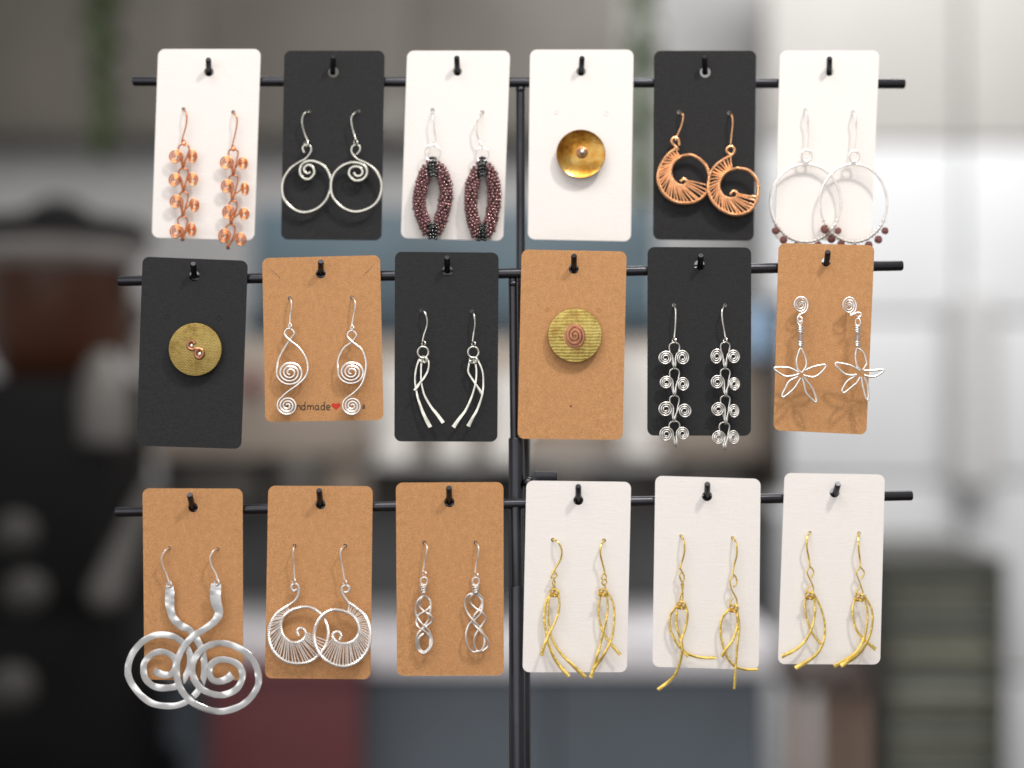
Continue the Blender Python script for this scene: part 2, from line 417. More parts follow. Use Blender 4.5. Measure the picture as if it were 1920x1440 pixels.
MB().tube([B(285, 905, 1.8), B(240, 1010, 1.8), B(203, 1105, 1.8)], [.010, .016, .024], sides=14).ball(B(200, 1112, 1.8), .025).build("dosing_lever", greym, gr)
for px, py, r in ((30, 1000, .026), (48, 1112, .027), (20, 1290, .03)):
    MB().ball(B(px, py, 1.74), r, 16, 10).build("knob", plain("worn_grey_knob", (0.030, 0.028, 0.027), .8), gr)
MB().box((cG[0] - .30, g0[1] - .08, FLOOR), (cG[0] + .13, g0[1] + .3, GZ(1500))).build("stand", black, gr)
# hanging plant strands + plant in the middle
leafm = plain("plant_leaf", (0.045, 0.075, 0.022), 0.5, 0, 0.4, 20)
def plant(name, label, cx, ytop, ybot, d, spread, n):
    o = thing(name, label, "plant", B(cx, ytop, d))
    mb = MB(); st = MB()
    for s_ in range(5):
        ox = random.uniform(-spread, spread) * .7
        pts = [B(cx + ox * t_ * 1.1, ytop + (ybot - ytop) * t_, d + random.uniform(-.02, .02)) for t_ in (0, .35, .7, 1)]
        st.tube(pts, .0018, sides=5)
    for i in range(n):
        t_ = random.random(); px = cx + random.uniform(-spread, spread) * (1 - .5 * t_); py = ytop + (ybot - ytop) * t_
        q = np.array(B(px, py, d + random.uniform(-.04, .04))); L = random.uniform(.018, .035)
        a = random.uniform(0, 6.28); dr = np.array([math.cos(a) * .6, math.sin(a) * .6, -.8]); dr /= np.linalg.norm(dr)
        sd = np.cross(dr, (random.random(), random.random(), .3)); sd /= np.linalg.norm(sd)
        mb.add([q, q + dr * L * .5 + sd * L * .28, q + dr * L, q + dr * L * .5 - sd * L * .28], [(0, 1, 2, 3)])
    st.build("stem", leafm, o); mb.build("foliage", leafm, o, smooth=0, kind="stuff")
    return o
pl = plant("hanging_plant", "trailing green plant hanging at the upper left behind the rack", 192, -60, 285, 2.2, 32, 260)
MB().lathe(B(192, -55, 2.2), [(.05, 0), (.062, .1), (.055, .1)], seg=20).build("pot", taupe, pl)
MB().tube([B(192, -60, 2.2), B(192, -1700, 2.2)], .003).build("hanging_cord", darkm, pl)
pl = plant("leafy_plant", "green leafy plant seen between the dish brooch card and the woven copper card", 1205, -70, 420, 2.6, 30, 260)
MB().lathe(B(1205, -66, 2.6), [(.04, 0), (.055, .08), (.05, .08)], seg=20).build("pot", taupe, pl)
MB().tube([B(1205, -70, 2.6), B(1205, -1300, 2.6)], .003).build("hanging_cord", darkm, pl)
# dark shelf, bottom right
sh = thing("storage_rack", "dark grey green shelf of stacked boards at lower right", "shelf", (B(1770, 0, 2.3)[0], 2.3 - D, FLOOR))
frm = plain("dark_shelf_frame", (0.055, 0.056, 0.05), 0.5)
slab(MB(), 1652, 1046, 1888, 1066, 2.3, .35).build("top", frm, sh)
for a in (1652, 1868):
    zt2 = B(0, 1066, 2.3)[2]
    MB().box((B(a, 0, 2.3)[0], 2.3 - D, FLOOR), (B(a + 20, 0, 2.3)[0], 2.65 - D, zt2)).build("side", frm, sh)
sb = [plain("shelf_board", c_, .6, 0, .15, 10) for c_ in ((.14, .148, .125), (.26, .27, .24), (.18, .18, .135), (.12, .135, .125))]
y = 1074; i = 0
while y < 1500:
    h = (26, 18, 30, 22)[i % 4]
    slab(MB(), 1674, y, 1866, y + h - 5, 2.31 + .012 * (i % 3), .3).build("board", sb[i % 4], sh); y += h; i += 1
# warm jars on the floor stand, between the counter and the shelf
st2 = thing("wooden_stool", "pale wooden stool with a dark seat between the counter and the shelf", "stool", (B(1545, 0, 2.25)[0], 2.3 - D, FLOOR))
woodm = plain("pale_pink_wood", (0.36, 0.25, 0.20), .5, 0, .2, 10)
slab(MB(), 1478, 1258, 1640, 1300, 2.25, .2).build("seat", plain("dark_brown_seat", (.06, .045, .04), .5), st2, bevel=.006)
for a in (1490, 1550, 1606):
    MB().box((B(a, 0, 2.25)[0], 2.27 - D, FLOOR), (B(a + 24, 0, 2.25)[0], 2.32 - D, B(0, 1300, 2.25)[2])).build("leg", woodm, st2)
# wall pipe
MB_p = MB().tube([B(1825, 560, 3.15), B(1825, 905, 3.15)], .05, sides=14)
pp = MB_p.build("wall_pipe", plain("grey_pipe", (.5, .5, .5), .5)); tag(pp, "grey vertical pipe on the pale wall at the far right", "pipe")

# ------------------------------------------------------------------ the rack
rack = thing("earring_rack", "black steel three-tier rack with pegs carrying eighteen earring cards", "display rack", (0, 0.0, TZ))
BAR = {1: ((250, 152), (1696, 157), 9.2), 2: ((222, 527), (1692, 498), 9.6), 3: ((217, 960), (1710, 929), 9.4)}
OFFB = {1: 4.2, 2: 4.0, 3: 4.0}
cross = {}
for r, (a, b_, rad) in BAR.items():
    Yb = ROWY[r] + OFFB[r] * .001; k = S * (D + Yb) / D
    p0, p1 = P(*a, Yb), P(*b_, Yb); dv = (p1 - p0) / np.linalg.norm(p1 - p0) * .0006
    cross[r] = MB().tube([p0, p0 + dv, p1 - dv, p1], [rad * k * .88, rad * k, rad * k, rad * k * .88], sub=1, sides=24).build("crossbar", RACKM, rack)
def pole(name, x, y0, x2, y1, rp, Y, lip=0):
    k = S * (D + Y) / D
    a = P(x, y0, Y); b_ = P(x2, y1, Y)
    if y1 > 1440: b_[2] = TZ + .004
    dv = (b_ - a) / np.linalg.norm(b_ - a) * .0007
    return MB().tube([a, a + dv, b_], [rp * k * .9, rp * k, rp * k], sub=1, sides=24).build(name, RACKM, rack)
Y1, Y2, Y3 = ROWY[1] + .005, ROWY[2] + .005, ROWY[3] + .005
pole("stem", 976, 160, 977, 826, 8.2, Y1); pole("sleeve", 981, 821, 983, 1500, 12.5, Y1)
pole("stem", 962, 522, 965, 826, 8.4, Y2); pole("sleeve", 968, 821, 970, 1500, 14.5, Y2)
pole("stem", 967, 946, 969, 1104, 11.5, Y3); pole("sleeve", 969, 1098, 972, 1500, 14, Y3)
for x, y, Y in ((976, 168, Y1), (962, 532, Y2), (967, 958, Y3)):      # crimped weld where stem meets bar
    k = S * (D + Y) / D; q = P(x, y, Y - .0008)
    MB().ball(q, 9.0 * k, 14, 8, 0.9, .75).build("weld", RACKM, rack)
kn = P(1024, 893, Y2); MB().box(kn + (-.0055, -.003, -.0024), kn + (.0055, .006, .0021)).build("clamp_screw", RACKM, rack, bevel=.0007)
kn = P(992, 906, Y2)
MB().tube([kn + (-.004, 0, 0), kn + (.008, 0, .0022)], .0015, sub=1).ball(kn + (-.0005, -.002, .0005), .0028).build("clamp_screw", RACKM, rack)
MB().box((-.075, -.075, TZ), (.085, .085, TZ + .005)).build("base_plate", RACKM, rack, bevel=.0015)
def peg(r, hx, hy, tx, ty):
    Ya = ROWY[r] + .0028
    k = S; a = P(hx, hy + 3, Ya); b_ = P(tx + random.uniform(-1.6, 1.6), ty + 3 + random.uniform(-2, 2), ROWY[r] - .0062)
    mid = a * .6 + b_ * .4
    d1 = (b_ - a) / np.linalg.norm(b_ - a) * .0005
    MB().tube([a, a + (b_ - a) * .3, b_ - d1, b_], [6.0 * k, 5.5 * k, 5.4 * k, 4.6 * k], sub=1, sides=18).build("peg", RACKM, cross[r])

# ------------------------------------------------------------------ cards
def make_card(g, row, quad, mat, holes, label, rad=46, bow=0.5, slits=(), marks=(), dots=()):
    """quad TL TR BR BL and holes (x, y, r) in the card frame's own units"""
    q = [np.array(v, float) for v in quad]; poly = []
    for i in range(4):
        c_, a, b_ = q[i], q[i - 1], q[(i + 1) % 4]
        ua = (a - c_) / np.linalg.norm(a - c_); ub = (b_ - c_) / np.linalg.norm(b_ - c_)
        p0, p3 = c_ + ua * rad, c_ + ub * rad; p1, p2 = c_ + ua * rad * .45, c_ + ub * rad * .45
        for t_ in np.linspace(0, 1, 9):
            poly.append((1 - t_) ** 3 * p0 + 3 * (1 - t_) ** 2 * t_ * p1 + 3 * (1 - t_) * t_ ** 2 * p2 + t_ ** 3 * p3)
    loops = [poly]
    for x, y, r in holes:
        loops.append([np.array((x + r * math.cos(a), y + r * math.sin(a))) for a in np.linspace(0, 2 * math.pi, 20, endpoint=False)])
    for (xa, ya), (xb, yb) in slits:
        a = np.array((xa, ya), float); b_ = np.array((xb, yb), float); n = (b_ - a)[::-1] * (1, -1); n /= np.linalg.norm(n)
        loops.append([a, a + (b_ - a) * .5 + n * 2.2, b_, a + (b_ - a) * .5 - n * 1.2])
    vs = []; fs = []
    for L in loops:
        fs.append(list(range(len(vs), len(vs) + len(L)))); vs.extend(Vector(p_) for p_ in L)
    pin = np.array(poly); lo = pin.min(0); hi = pin.max(0)
    for yy in np.arange(lo[1] + 40, hi[1] - 30, 60):
        for xx in np.arange(lo[0] + 40, hi[0] - 30, 60):
            if all(math.hypot(xx - x, yy - y) > r + 14 for x, y, r in holes) and not (slits and yy < 300):
                j = 0
                for i in range(len(poly)):
                    a, b_ = poly[i], poly[(i + 1) % len(poly)]
                    j |= ((b_[0] - a[0]) * (yy - a[1]) - (b_[1] - a[1]) * (xx - a[0])) < 12 * math.hypot(*(b_ - a))
                if not j: vs.append(Vector((xx, yy)))
    ov, oe, of, _, _, off = geometry.delaunay_2d_cdt(vs, [], fs, 1, 1e-6, True)
    tris = [f for f, ids in zip(of, off) if 0 in ids and len(ids) == 1]
    used = sorted({i for f in tris for i in f}); mp = {v: i for i, v in enumerate(used)}
    tris = [[mp[i] for i in f] for f in tris]; n = len(used)
    tw = random.uniform(-.7, .7) * min(1, bow * 3); cl = random.uniform(0, .7) * min(1, bow * 3); cs = random.choice((-1, 1))
    def depth(x, y):
        u = 2 * (x - lo[0]) / (hi[0] - lo[0]) - 1; v = (y - lo[1]) / (hi[1] - lo[1])
        return bow * (u * u) * (.4 + .6 * v) - .15 * abs(bow) * math.sin(v * 3) + tw * u * v * v - cl * max(0, cs * u - .2) ** 2 * max(0, v - .6) * 3
    front = [g.p(ov[i].x, ov[i].y, -0.0 - depth(ov[i].x, ov[i].y)) for i in used]
    back = [v + np.array((0, .00042, 0)) for v in front]
    cnt = {}
    for f in tris:
        for a, b_ in zip(f, f[1:] + f[:1]): cnt[(a, b_)] = 1
    faces = [tuple(f) for f in tris] + [tuple(n + i for i in reversed(f)) for f in tris]
    for (a, b_) in cnt:
        if (b_, a) not in cnt: faces.append((b_, a, a + n, b_ + n))
    ctr = g.p(*(sum(q) / 4))
    o = MB(); o.add(front + back, faces)
    ob = o.build("earring_card", mat, loc=g.p((q[0][0] + q[1][0]) / 2, (q[0][1] + q[1][1]) / 2))
    tag(ob, label, "card", "earring cards on the rack")
    for x, y, r in marks:
        MB().tube([g.p(x + r * math.cos(a), y + r * math.sin(a), .05 - depth(x, y)) for a in np.linspace(0, 2 * math.pi, 14, endpoint=False)], 2.4 * g.k, sub=1, sides=5, closed=True).build("punch_mark", mat, ob)
    return ob
def sgn(v): return 1 if v >= 0 else -1

# ------------------------------------------------------------------ earring builders
def pts3(g, pts, off):
    out = []
    n = max(1, len(pts) - 1)
    for i, q in enumerate(pts):
        o = q[2] if len(q) > 2 else (off if np.isscalar(off) else off[0] + (off[1] - off[0]) * i / n)
        out.append(g.p(q[0], q[1], o))
    return out
def ring(g, cx, cy, rx, ry, off, n=20, tilt=0.0):
    return [g.p(cx + rx * math.cos(a), cy + ry * math.sin(a), off + tilt * math.cos(a)) for a in np.linspace(0, 2 * math.pi, n, endpoint=False)]
def spiral(cx, cy, rx, ry, turns, th_end, sense, inner=0.16, step=0.42):
    """from the middle outwards, ending at angle th_end (image y down); sense +1 = clockwise on the picture"""
    n = int(turns * 2 * math.pi / step); out = []
    for i in range(n + 1):
        t_ = i / n; a = th_end - sense * (1 - t_) * turns * 2 * math.pi; r = inner + (1 - inner) * t_
        out.append((cx + rx * r * math.cos(a), cy + ry * r * math.sin(a)))
    return out
def earring(label, g, hook, group): return thing("earring", label, "earring", g.p(hook[0], hook[1], 0), group)
def earwire(g, par, mat, pts, r, off, loop=None, lr=14):
    n = len(pts); L = [(pts[0][0], pts[0][1], -2.2), (pts[0][0], pts[0][1] - 2, .3)]
    for i, q in enumerate(pts[1:], 1):
        t_ = i / (n - 1); L.append((q[0], q[1], 2.2 + math.sin(min(1, t_ * 1.4) * math.pi) * 1.2 + (off - 2.2) * t_))
    mb = MB().tube(pts3(g, L, 0), r * g.k, sub=6, sides=8)
    if loop:
        mb.tube(ring(g, loop[0], loop[1], lr * .7, lr, off, 14, 1.2), r * g.k * .95, sub=2, sides=7, closed=True)
    return mb.build("ear_wire", mat, par)
def spiral_link(g, par, mat, Ls, Rs, arch, wdt, bot, r, off, turns=2.9):
    r = r * .95; turns = 2.55 if mat is COPPER else turns
    lx, ly, lrx, lry = Ls; rx_, ry_, rrx, rry = Rs; ax, ay = arch; bx, by = bot
    jl = random.uniform(-.2, .2)
    A = spiral(lx, ly, lrx - r, lry - r, turns, 0.0 + jl, 1, .2)
    Bq = spiral(rx_, ry_, rrx - r, rry - r, turns, math.pi - jl, -1, .2)
    A = [(x, y, off + .5) for x, y in A]; Bq = [(x, y, off + .5 + .5 * random.uniform(-1, 1) * 0) for x, y in Bq]
    h = wdt / 2
    midp = [(bx - r * 1.1, by - (by - ly) * .45, off + .8), (bx - r * 1.2, by - 14, off + .8), (bx - r * 1.1, by + 2, off + .2), (bx - r * 1.4, by - 16, off - .6),
            (ax - h * .75, ay + (by - ay) * .45, off - .6), (ax - h, ay + h * .95, off - .4), (ax - h * .72, ay + h * .25, off - .1), (ax, ay, off + .1),
            (ax + h * .72, ay + h * .25, off - .1), (ax + h, ay + h * .95, off - .4), (ax + h * .7, ay + (by - ay) * .45, off - .6),
            (bx + r * 1.4, by - 16, off - .6), (bx + r * 1.1, by + 2, off + .2), (bx + r * 1.2, by - 14, off + .8), (bx + r * 1.1, by - (by - ry_) * .45, off + .8)]
    full = A + midp + Bq[::-1]
    return MB().tube(pts3(g, full, off), r * g.k, sub=3, sides=8).build("spiral_link", mat, par)
def ribs(g, outer, inner, n, r, off, mb, jit=3.0):
    O, _ = catmull([np.array(p_, float) for p_ in outer], [1] * len(outer), 10, False)
    I, _ = catmull([np.array(p_, float) for p_ in inner], [1] * len(inner), 10, False)
    def at(Cv, t_):
        s = np.r_[0, np.cumsum(np.linalg.norm(np.diff(Cv, axis=0), axis=1))]
        return np.array([np.interp(t_ * s[-1], s, Cv[:, i]) for i in range(2)])
    for i in range(n):
        t_ = (i + .5) / n
        a = at(O, min(1, max(0, t_ + random.uniform(-.2, .2) / n))); b_ = at(I, t_)
        a = a + np.random.uniform(-jit, jit, 2) * .5
        m_ = (a + b_) / 2 + np.random.uniform(-jit, jit, 2)
        mb.tube([g.p(*a, off + .45), g.p(*m_, off + .3), g.p(*b_, off + .45)], r * g.k * random.uniform(.8, 1.15), sub=3, sides=6)
def dropset(g, par, mat, drops, off, r=7.0, flat=.5, hammer=.12):
    for i, dp in enumerate(drops):
        pts, rr = dp
        n = len(pts)
        if np.isscalar(rr): rr = [r * (0.85 + (rr / r - .85) * (j / (n - 1)) ** 3) for j in range(n)]
        MB().tube(pts3(g, pts, (off + i * .7, off + i * .7 + .8)), [x * g.k for x in rr], sub=8, sides=10, flat=flat, hammer=hammer, twist=.2, tstep=5).build("drop", mat, par, smooth=40)
def knot(g, par, mat, x, y, s, off, r, name="wire_knot"):
    mb = MB()
    mb.tube(ring(g, x, y, s, s * .7, off, 14, 1.0), r * g.k, sub=2, sides=7, closed=True)
    mb.tube(ring(g, x - s * .3, y + s * .5, s * .7, s * .35, off + .4, 12, -.8), r * g.k, sub=2, sides=7, closed=True)
    mb.tube(ring(g, x + s * .4, y + s * .2, s * .4, s * .75, off + .6, 12, .6), r * g.k, sub=2, sides=7, closed=True)
    return mb.build(name, mat, par)

HR = 34   # peg hole radius in card units
# ================================================================== tier 1
# --- copper spiral chains
g = G(230, 100, 3.6, 1)
make_card(g, 1, [(240, -29), (932, -29), (888, 1262), (196, 1243)], WHITE, [(582, 125, 32), (411, 377, 13), (746, 397, 13)],
          "white card with copper spiral chain earrings", bow=.7)
peg(1, 391.7, 135, 391, 107)
GP = "copper spiral chain earrings"
e = earring("copper spiral chain earring on the white card, the higher one at the left", g, (411, 380), GP)
earwire(g, e, COPPER, [(411, 380), (425, 395), (433, 430), (427, 490), (410, 550), (396, 602)], 5, 3.5, (413, 604), 17)
for L, R, A, W, Bt in (((357, 700, 52, 52), (470, 698, 40, 53), (413, 612), 72, (408, 770)), ((352, 857, 50, 50), (473, 853, 43, 52), (410, 776), 64, (412, 930)),
                       ((360, 1003, 51, 51), (484, 1028, 40, 53), (412, 936), 62, (408, 1095)), ((362, 1205, 53, 54), (466, 1195, 37, 54), (405, 1100), 66, (405, 1262))):
    spiral_link(g, e, COPPER, L, R, A, W, Bt, 5.6, 3.6)
e = earring("copper spiral chain earring on the white card, the lower one reaching below its edge", g, (746, 400), GP)
earwire(g, e, COPPER, [(746, 400), (760, 414), (773, 447), (767, 505), (750, 580), (735, 635)], 5, 3.5, (748, 640), 17)
for L, R, A, W, Bt in (((700, 740, 52, 52), (812, 745, 39, 49), (747, 645), 64, (748, 818)), ((704, 900, 50, 52), (825, 918, 33, 52), (747, 822), 62, (742, 990)),
                       ((712, 1075, 48, 54), (820, 1087, 42, 48), (745, 996), 56, (732, 1152)), ((685, 1235, 48, 54), (795, 1258, 47, 51), (728, 1156), 62, (712, 1318))):
    spiral_link(g, e, COPPER, L, R, A, W, Bt, 5.6, 3.6)

# --- silver hoops with inner spiral
g = G(500, 100, 3.6, 1)
make_card(g, 1, [(119, -18), (797, -18), (775, 1263), (97, 1256)], BLACK, [(450, 126, 36), (287, 392, 12), (620, 390, 12)],
          "black card with round silver hoops curling into a spiral", bow=.5)
peg(1, 624, 134, 624, 104)
GP = "silver spiral hoop earrings"
e = earring("silver hoop with inner spiral on the black card, left of its pair", g, (287, 392), GP)
earwire(g, e, GREYSIL, [(287, 392), (265, 398), (245, 425), (240, 470), (253, 530), (272, 580), (281, 602)], 6, 3.4, (268, 612), 16)
pl_ = [(255, 672), (243, 645), (252, 624), (272, 618), (298, 632), (297, 668), (262, 712), (215, 738), (160, 780), (115, 850), (105, 920), (120, 985), (165, 1040), (230, 1072),
       (295, 1068), (360, 1035), (410, 975), (435, 890), (425, 820), (390, 765), (330, 732), (275, 730), (236, 755), (225, 800), (245, 840), (285, 850), (320, 815), (315, 775), (285, 755), (258, 770), (255, 795), (275, 812), (297, 803)]
MB().tube(pts3(g, pl_, 3.0), [7 if i < 7 else 10 for i in range(len(pl_))] and [(7.5 if i < 8 else 10.5) * g.k for i in range(len(pl_))], sub=6, sides=10, hammer=.12).build("spiral_hoop", GREYSIL, e)
e = earring("silver hoop with inner spiral on the black card, right of its pair", g, (620, 390), GP)
earwire(g, e, GREYSIL, [(620, 392), (595, 402), (573, 435), (575, 480), (588, 535), (605, 590)], 6, 4.4, (602, 602), 16)
pl_ = [(607, 684), (627, 660), (630, 632), (606, 618), (578, 632), (575, 670), (610, 712), (670, 740), (730, 785), (768, 850), (776, 910), (755, 985), (710, 1035), (640, 1065), (580, 1068), (510, 1040),
       (460, 990), (437, 935), (437, 860), (465, 800), (520, 755), (580, 738), (640, 748), (675, 780), (672, 825), (640, 855), (590, 857), (558, 820), (562, 785), (592, 766), (630, 772), (648, 800), (635, 825), (605, 828), (588, 806)]
MB().tube(pts3(g, pl_, 4.2), [(7.5 if i < 8 else 10.5) * g.k for i in range(len(pl_))], sub=6, sides=10, hammer=.12).build("spiral_hoop", GREYSIL, e)

# --- beaded almond loops
g = G(730, 100, 3.6, 1)
make_card(g, 1, [(121, -18), (816, -18), (768, 1266), (78, 1247)], WHITE, [(460, 122, 30), (292, 383, 13), (627, 397, 13)],
          "white card with purple beaded almond loop earrings", bow=.6)
peg(1, 857.8, 135, 857.8, 106)
GP = "purple beaded loop earrings"
def beadwork(g, par, right, left, off, top, bot):
    line = right + left[::-1]
    C, _ = catmull([np.array(p_, float) for p_ in line], [1] * len(line), 12, True)
    s = np.r_[0, np.cumsum(np.linalg.norm(np.diff(np.vstack([C, C[:1]]), axis=0), axis=1))]; tot = s[-1]
    Cc = np.vstack([C, C[:1]]); R = 36; n = int(tot / 21); pb = MB(); bb = MB()
    core = [g.p(x, y, off) for x, y in C[::4]]
    for i in range(n):
        u = i / n * tot; c_ = np.array([np.interp(u, s, Cc[:, j]) for j in range(2)])
        c2 = np.array([np.interp((u + 5) % tot, s, Cc[:, j]) for j in range(2)]); tv = c2 - c_; tv /= np.linalg.norm(tv); nv = np.array((-tv[1], tv[0]))
        m_ = 9
        for j in range(m_):
            a = 2 * math.pi * (j + (.5 if i % 2 else 0)) / m_ + random.uniform(-.1, .1)
            if math.sin(a) < -.75: continue
            rr = R + random.uniform(-3, 4) + (5 if random.random() < .07 else 0)
            q = c_ + nv * rr * math.cos(a) + np.random.uniform(-1.5, 1.5, 2)
            if abs(q[0] - top[0]) < 30 and (q[1] < top[1] or q[1] > bot): continue
            dst = pb
            dst.ball(g.p(q[0], q[1], off + rr * math.sin(a) * g.k * 1000), (12.6 + random.uniform(-1, 1)) * g.k, 9, 6)
    for y0_, y1_ in ((694, top[1]), (bot, bot + 130)):
        nr = int((y1_ - y0_) / 23)
        for r_ in range(nr):
            for c_ in (-1, 0, 1):
                w_ = 20 if 0 < r_ < nr - 1 or y0_ > 1000 else 15
                bb.ball(g.p(top[0] + c_ * w_ + (r_ % 2) * 3 + random.uniform(-2, 2), y0_ + 11 + r_ * 23 + abs(c_) * 5 + random.uniform(-2, 2), off + 3.3 - abs(c_) * .5), 12.8 * g.k, 9, 6, 1, .85)
    MB().tube(core, 30 * g.k, sub=2, sides=8, closed=True).build("bead_core", BBEAD, par)
    pb.build("plum_beads", PBEAD, par, kind="stuff"); bb.build("black_beads", BBEAD, par, kind="stuff")
e = earring("purple beaded loop earring with a wide opening, on the white card", g, (292, 385), GP)
earwire(g, e, SILVER, [(292, 385), (290, 420), (297, 455), (303, 520), (312, 580), (306, 610)], 5.5, 4, (300, 615), 12)
MB().tube(ring(g, 292, 672, 53, 54, 4.4, 22), 4.8 * g.k, sub=2, closed=True).build("jump_ring", SILVER, e)
beadwork(g, e, [(315, 765), (358, 815), (383, 905), (378, 1005), (350, 1110), (315, 1200)], [(268, 770), (228, 855), (205, 950), (204, 1040), (228, 1120), (272, 1205)], 4.2, (293, 838), 1140)
e = earring("purple beaded loop earring with a narrow slit opening, on the white card", g, (627, 397), GP)
earwire(g, e, SILVER, [(627, 397), (608, 425), (588, 470), (590, 540), (605, 585), (620, 612)], 5.5, 4, (620, 620), 12)
MB().tube(ring(g, 625, 682, 45, 46, 4.4, 22), 4.8 * g.k, sub=2, closed=True).build("jump_ring", SILVER, e)
beadwork(g, e, [(655, 775), (695, 840), (707, 930), (704, 1040), (680, 1150), (640, 1225)], [(610, 780), (568, 860), (552, 950), (553, 1060), (572, 1150), (606, 1222)], 4.2, (628, 845), 1150)

# --- brass dish brooch
g = G(950, 100, 3.6, 1)
make_card(g, 1, [(158, -25), (857, -25), (838, 1269), (143, 1255)], WHITE, [(502, 122, 32)], "white card with a dished brass disc", bow=.4,
          marks=[(335, 395, 14), (674, 405, 14)])
peg(1, 1089.5, 135, 1090, 104)
e = tag(thing("brooch", None, None, g.p(501, 678, 0)), "dished amber brass disc with a silver ball, on the white card", "brooch", "brass disc brooches")
cc = g.p(501, 678, 4.0); R = 165 * g.k
pr = [(R * .3, -.004), (R * .6, -.0025), (R * .985, -.0003), (R, .0002), (R * .985, .0004)] + [(R * f, .0004 - .0023 * (1 - f * f) ** 1.0) for f in (.94, .86, .76, .64, .5, .36, .22, .1, .02)]
MB().lathe(cc, pr, 'y', 56, 1.0, .98).build("dish", DISH, e, smooth=60)
MB().ball(g.p(510, 666, 3.0), 23 * g.k, 18, 12).build("ball", SILVER, e)
MB().tube(ring(g, 508, 670, 33, 32, 2.2, 20), 8 * g.k, sub=2, closed=True).build("patina_ring", OLDCOP, e)  # raised ring standing for the dark patina around the ball

# --- woven copper crescents
g = G(1190, 100, 3.6, 1)
make_card(g, 1, [(133, -18), (822, -18), (805, 1266), (126, 1257)], BLACK, [(476, 127, 36), (300, 398, 12), (637, 402, 12)],
          "black card with woven copper crescent earrings", bow=.5)
peg(1, 1322, 134, 1322, 104)
GP = "woven copper crescent earrings"
def woven(g, e, mat, outer, inner, extra, r, off, nrib, rr, loop):
    MB().tube(pts3(g, outer, off), r * g.k, sub=6, sides=8, coil=r * g.k * 1.1).build("outer_rim", mat, e)
    MB().tube(pts3(g, extra, off), r * g.k * .92, sub=6, sides=8, coil=r * g.k * 1.1).build("inner_spiral", mat, e)
    mb = MB(); ribs(g, *inner, nrib, rr, off, mb); mb.build("wire_wrapping", mat, e, kind="stuff")
    MB().tube(pts3(g, loop, off), r * g.k * .8, sub=6, sides=8).build("top_loop", mat, e)
e = earring("woven copper crescent on the black card, the higher one at left", g, (300, 398), GP)
earwire(g, e, COPPERW, [(300, 398), (318, 408), (328, 430), (315, 490), (292, 545), (275, 590)], 6, 3.6)
O = [(285, 638), (230, 680), (180, 750), (158, 830), (170, 900), (215, 965), (285, 1005), (370, 1010), (440, 985), (490, 930), (503, 860), (490, 780), (450, 725), (385, 688), (320, 692)]
I = [(320, 692), (265, 735), (243, 800), (255, 850), (290, 885), (328, 892), (352, 872), (335, 850), (308, 866)]
woven(g, e, COPPERW, O, (O[:10] + [(497, 885)], [(308, 690), (262, 735), (243, 800), (255, 850), (290, 885), (325, 890), (350, 868), (345, 852)]), I, 12, 3.4, 29, 6.2,
      [(302, 622), (296, 585), (272, 568), (250, 585), (258, 612), (285, 638), (292, 655)])
e = earring("woven copper crescent on the black card, the lower one over its right edge", g, (637, 402), GP)
earwire(g, e, COPPERW, [(637, 402), (655, 420), (662, 470), (655, 540), (648, 615)], 6, 4.6)
O = [(655, 690), (600, 718), (540, 765), (506, 830), (498, 920), (520, 990), (570, 1045), (640, 1082), (710, 1088), (780, 1058), (825, 990), (835, 910), (815, 840), (765, 790), (690, 775)]
I = [(690, 775), (620, 800), (576, 860), (572, 920), (600, 965), (640, 980), (680, 975), (692, 948), (668, 930), (645, 952)]
woven(g, e, COPPERW, O, (O[:11] + [(830, 958)], [(660, 772), (620, 800), (576, 860), (572, 920), (600, 965), (640, 980), (680, 972), (688, 940)]), I, 12, 4.6, 29, 6.2,
      [(655, 690), (625, 668), (622, 645), (648, 628), (673, 645), (668, 672), (640, 700)])

# --- silver hoops with plum crystals
g = G(1420, 100, 3.6, 1)
make_card(g, 1, [(153, -20), (824, -20), (768, 1262), (118, 1258)], WHITE, [(485, 125, 32), (323, 383, 13), (646, 395, 13)],
          "white card with large silver hoops set with crystals", bow=.6)
peg(1, 1554.7, 135, 1555, 106)
GP = "large silver hoops with crystals"
def hoop(g, e, cx, cy, rx, ry, off, beads):
    n = 40; pts = []; rr = []
    for i in range(n):
        a = 2 * math.pi * i / n; pts.append(g.p(cx + rx * math.cos(a), cy + ry * math.sin(a), off + .8 * math.sin(a))); rr.append((7.4 if math.sin(a) < .55 else 9.5) * g.k)
    MB().tube(pts, rr, sub=3, sides=9, closed=True, hammer=.18).build("hoop", SILVERP, e)
    mb = MB()
    for i in range(22):
        a = math.radians(28 + i * 124 / 21) + random.uniform(-.02, .02)
        q = (cx + rx * math.cos(a), cy + ry * math.sin(a)); t_ = a
        mb.tube([g.p(q[0] + 13 * math.cos(b_) * math.cos(t_), q[1] + 13 * math.cos(b_) * math.sin(t_), off + .8 * math.sin(a) + 3.2 * math.sin(b_) * .9) for b_ in np.linspace(0, 6.28, 8, endpoint=False)], 3.8 * g.k, sub=2, sides=6, closed=True)
    mb.build("wire_wrapping", SILVERP, e, kind="stuff")
    for x, y, r in beads:
        b_ = MB().ball(g.p(x, y, off + 1.0), r * g.k, 9, 6); b_.build("crystal_bead", GARNET, e, smooth=0)
e = earring("large silver hoop with crystals, passing over the left edge of the white card", g, (323, 383), GP)
earwire(g, e, SILVERP, [(323, 383), (327, 402), (340, 440), (340, 520), (336, 640)], 6, 4)
MB().tube(ring(g, 330, 690, 34, 38, 4.2, 16), 8 * g.k, sub=2, closed=True).build("jump_ring", SILVERP, e)
hoop(g, e, 326, 1010, 238, 262, 4.0, [(125, 1196, 27), (177, 1260, 27), (262, 1300, 26), (412, 1294, 26), (500, 1253, 29), (545, 1198, 24)])
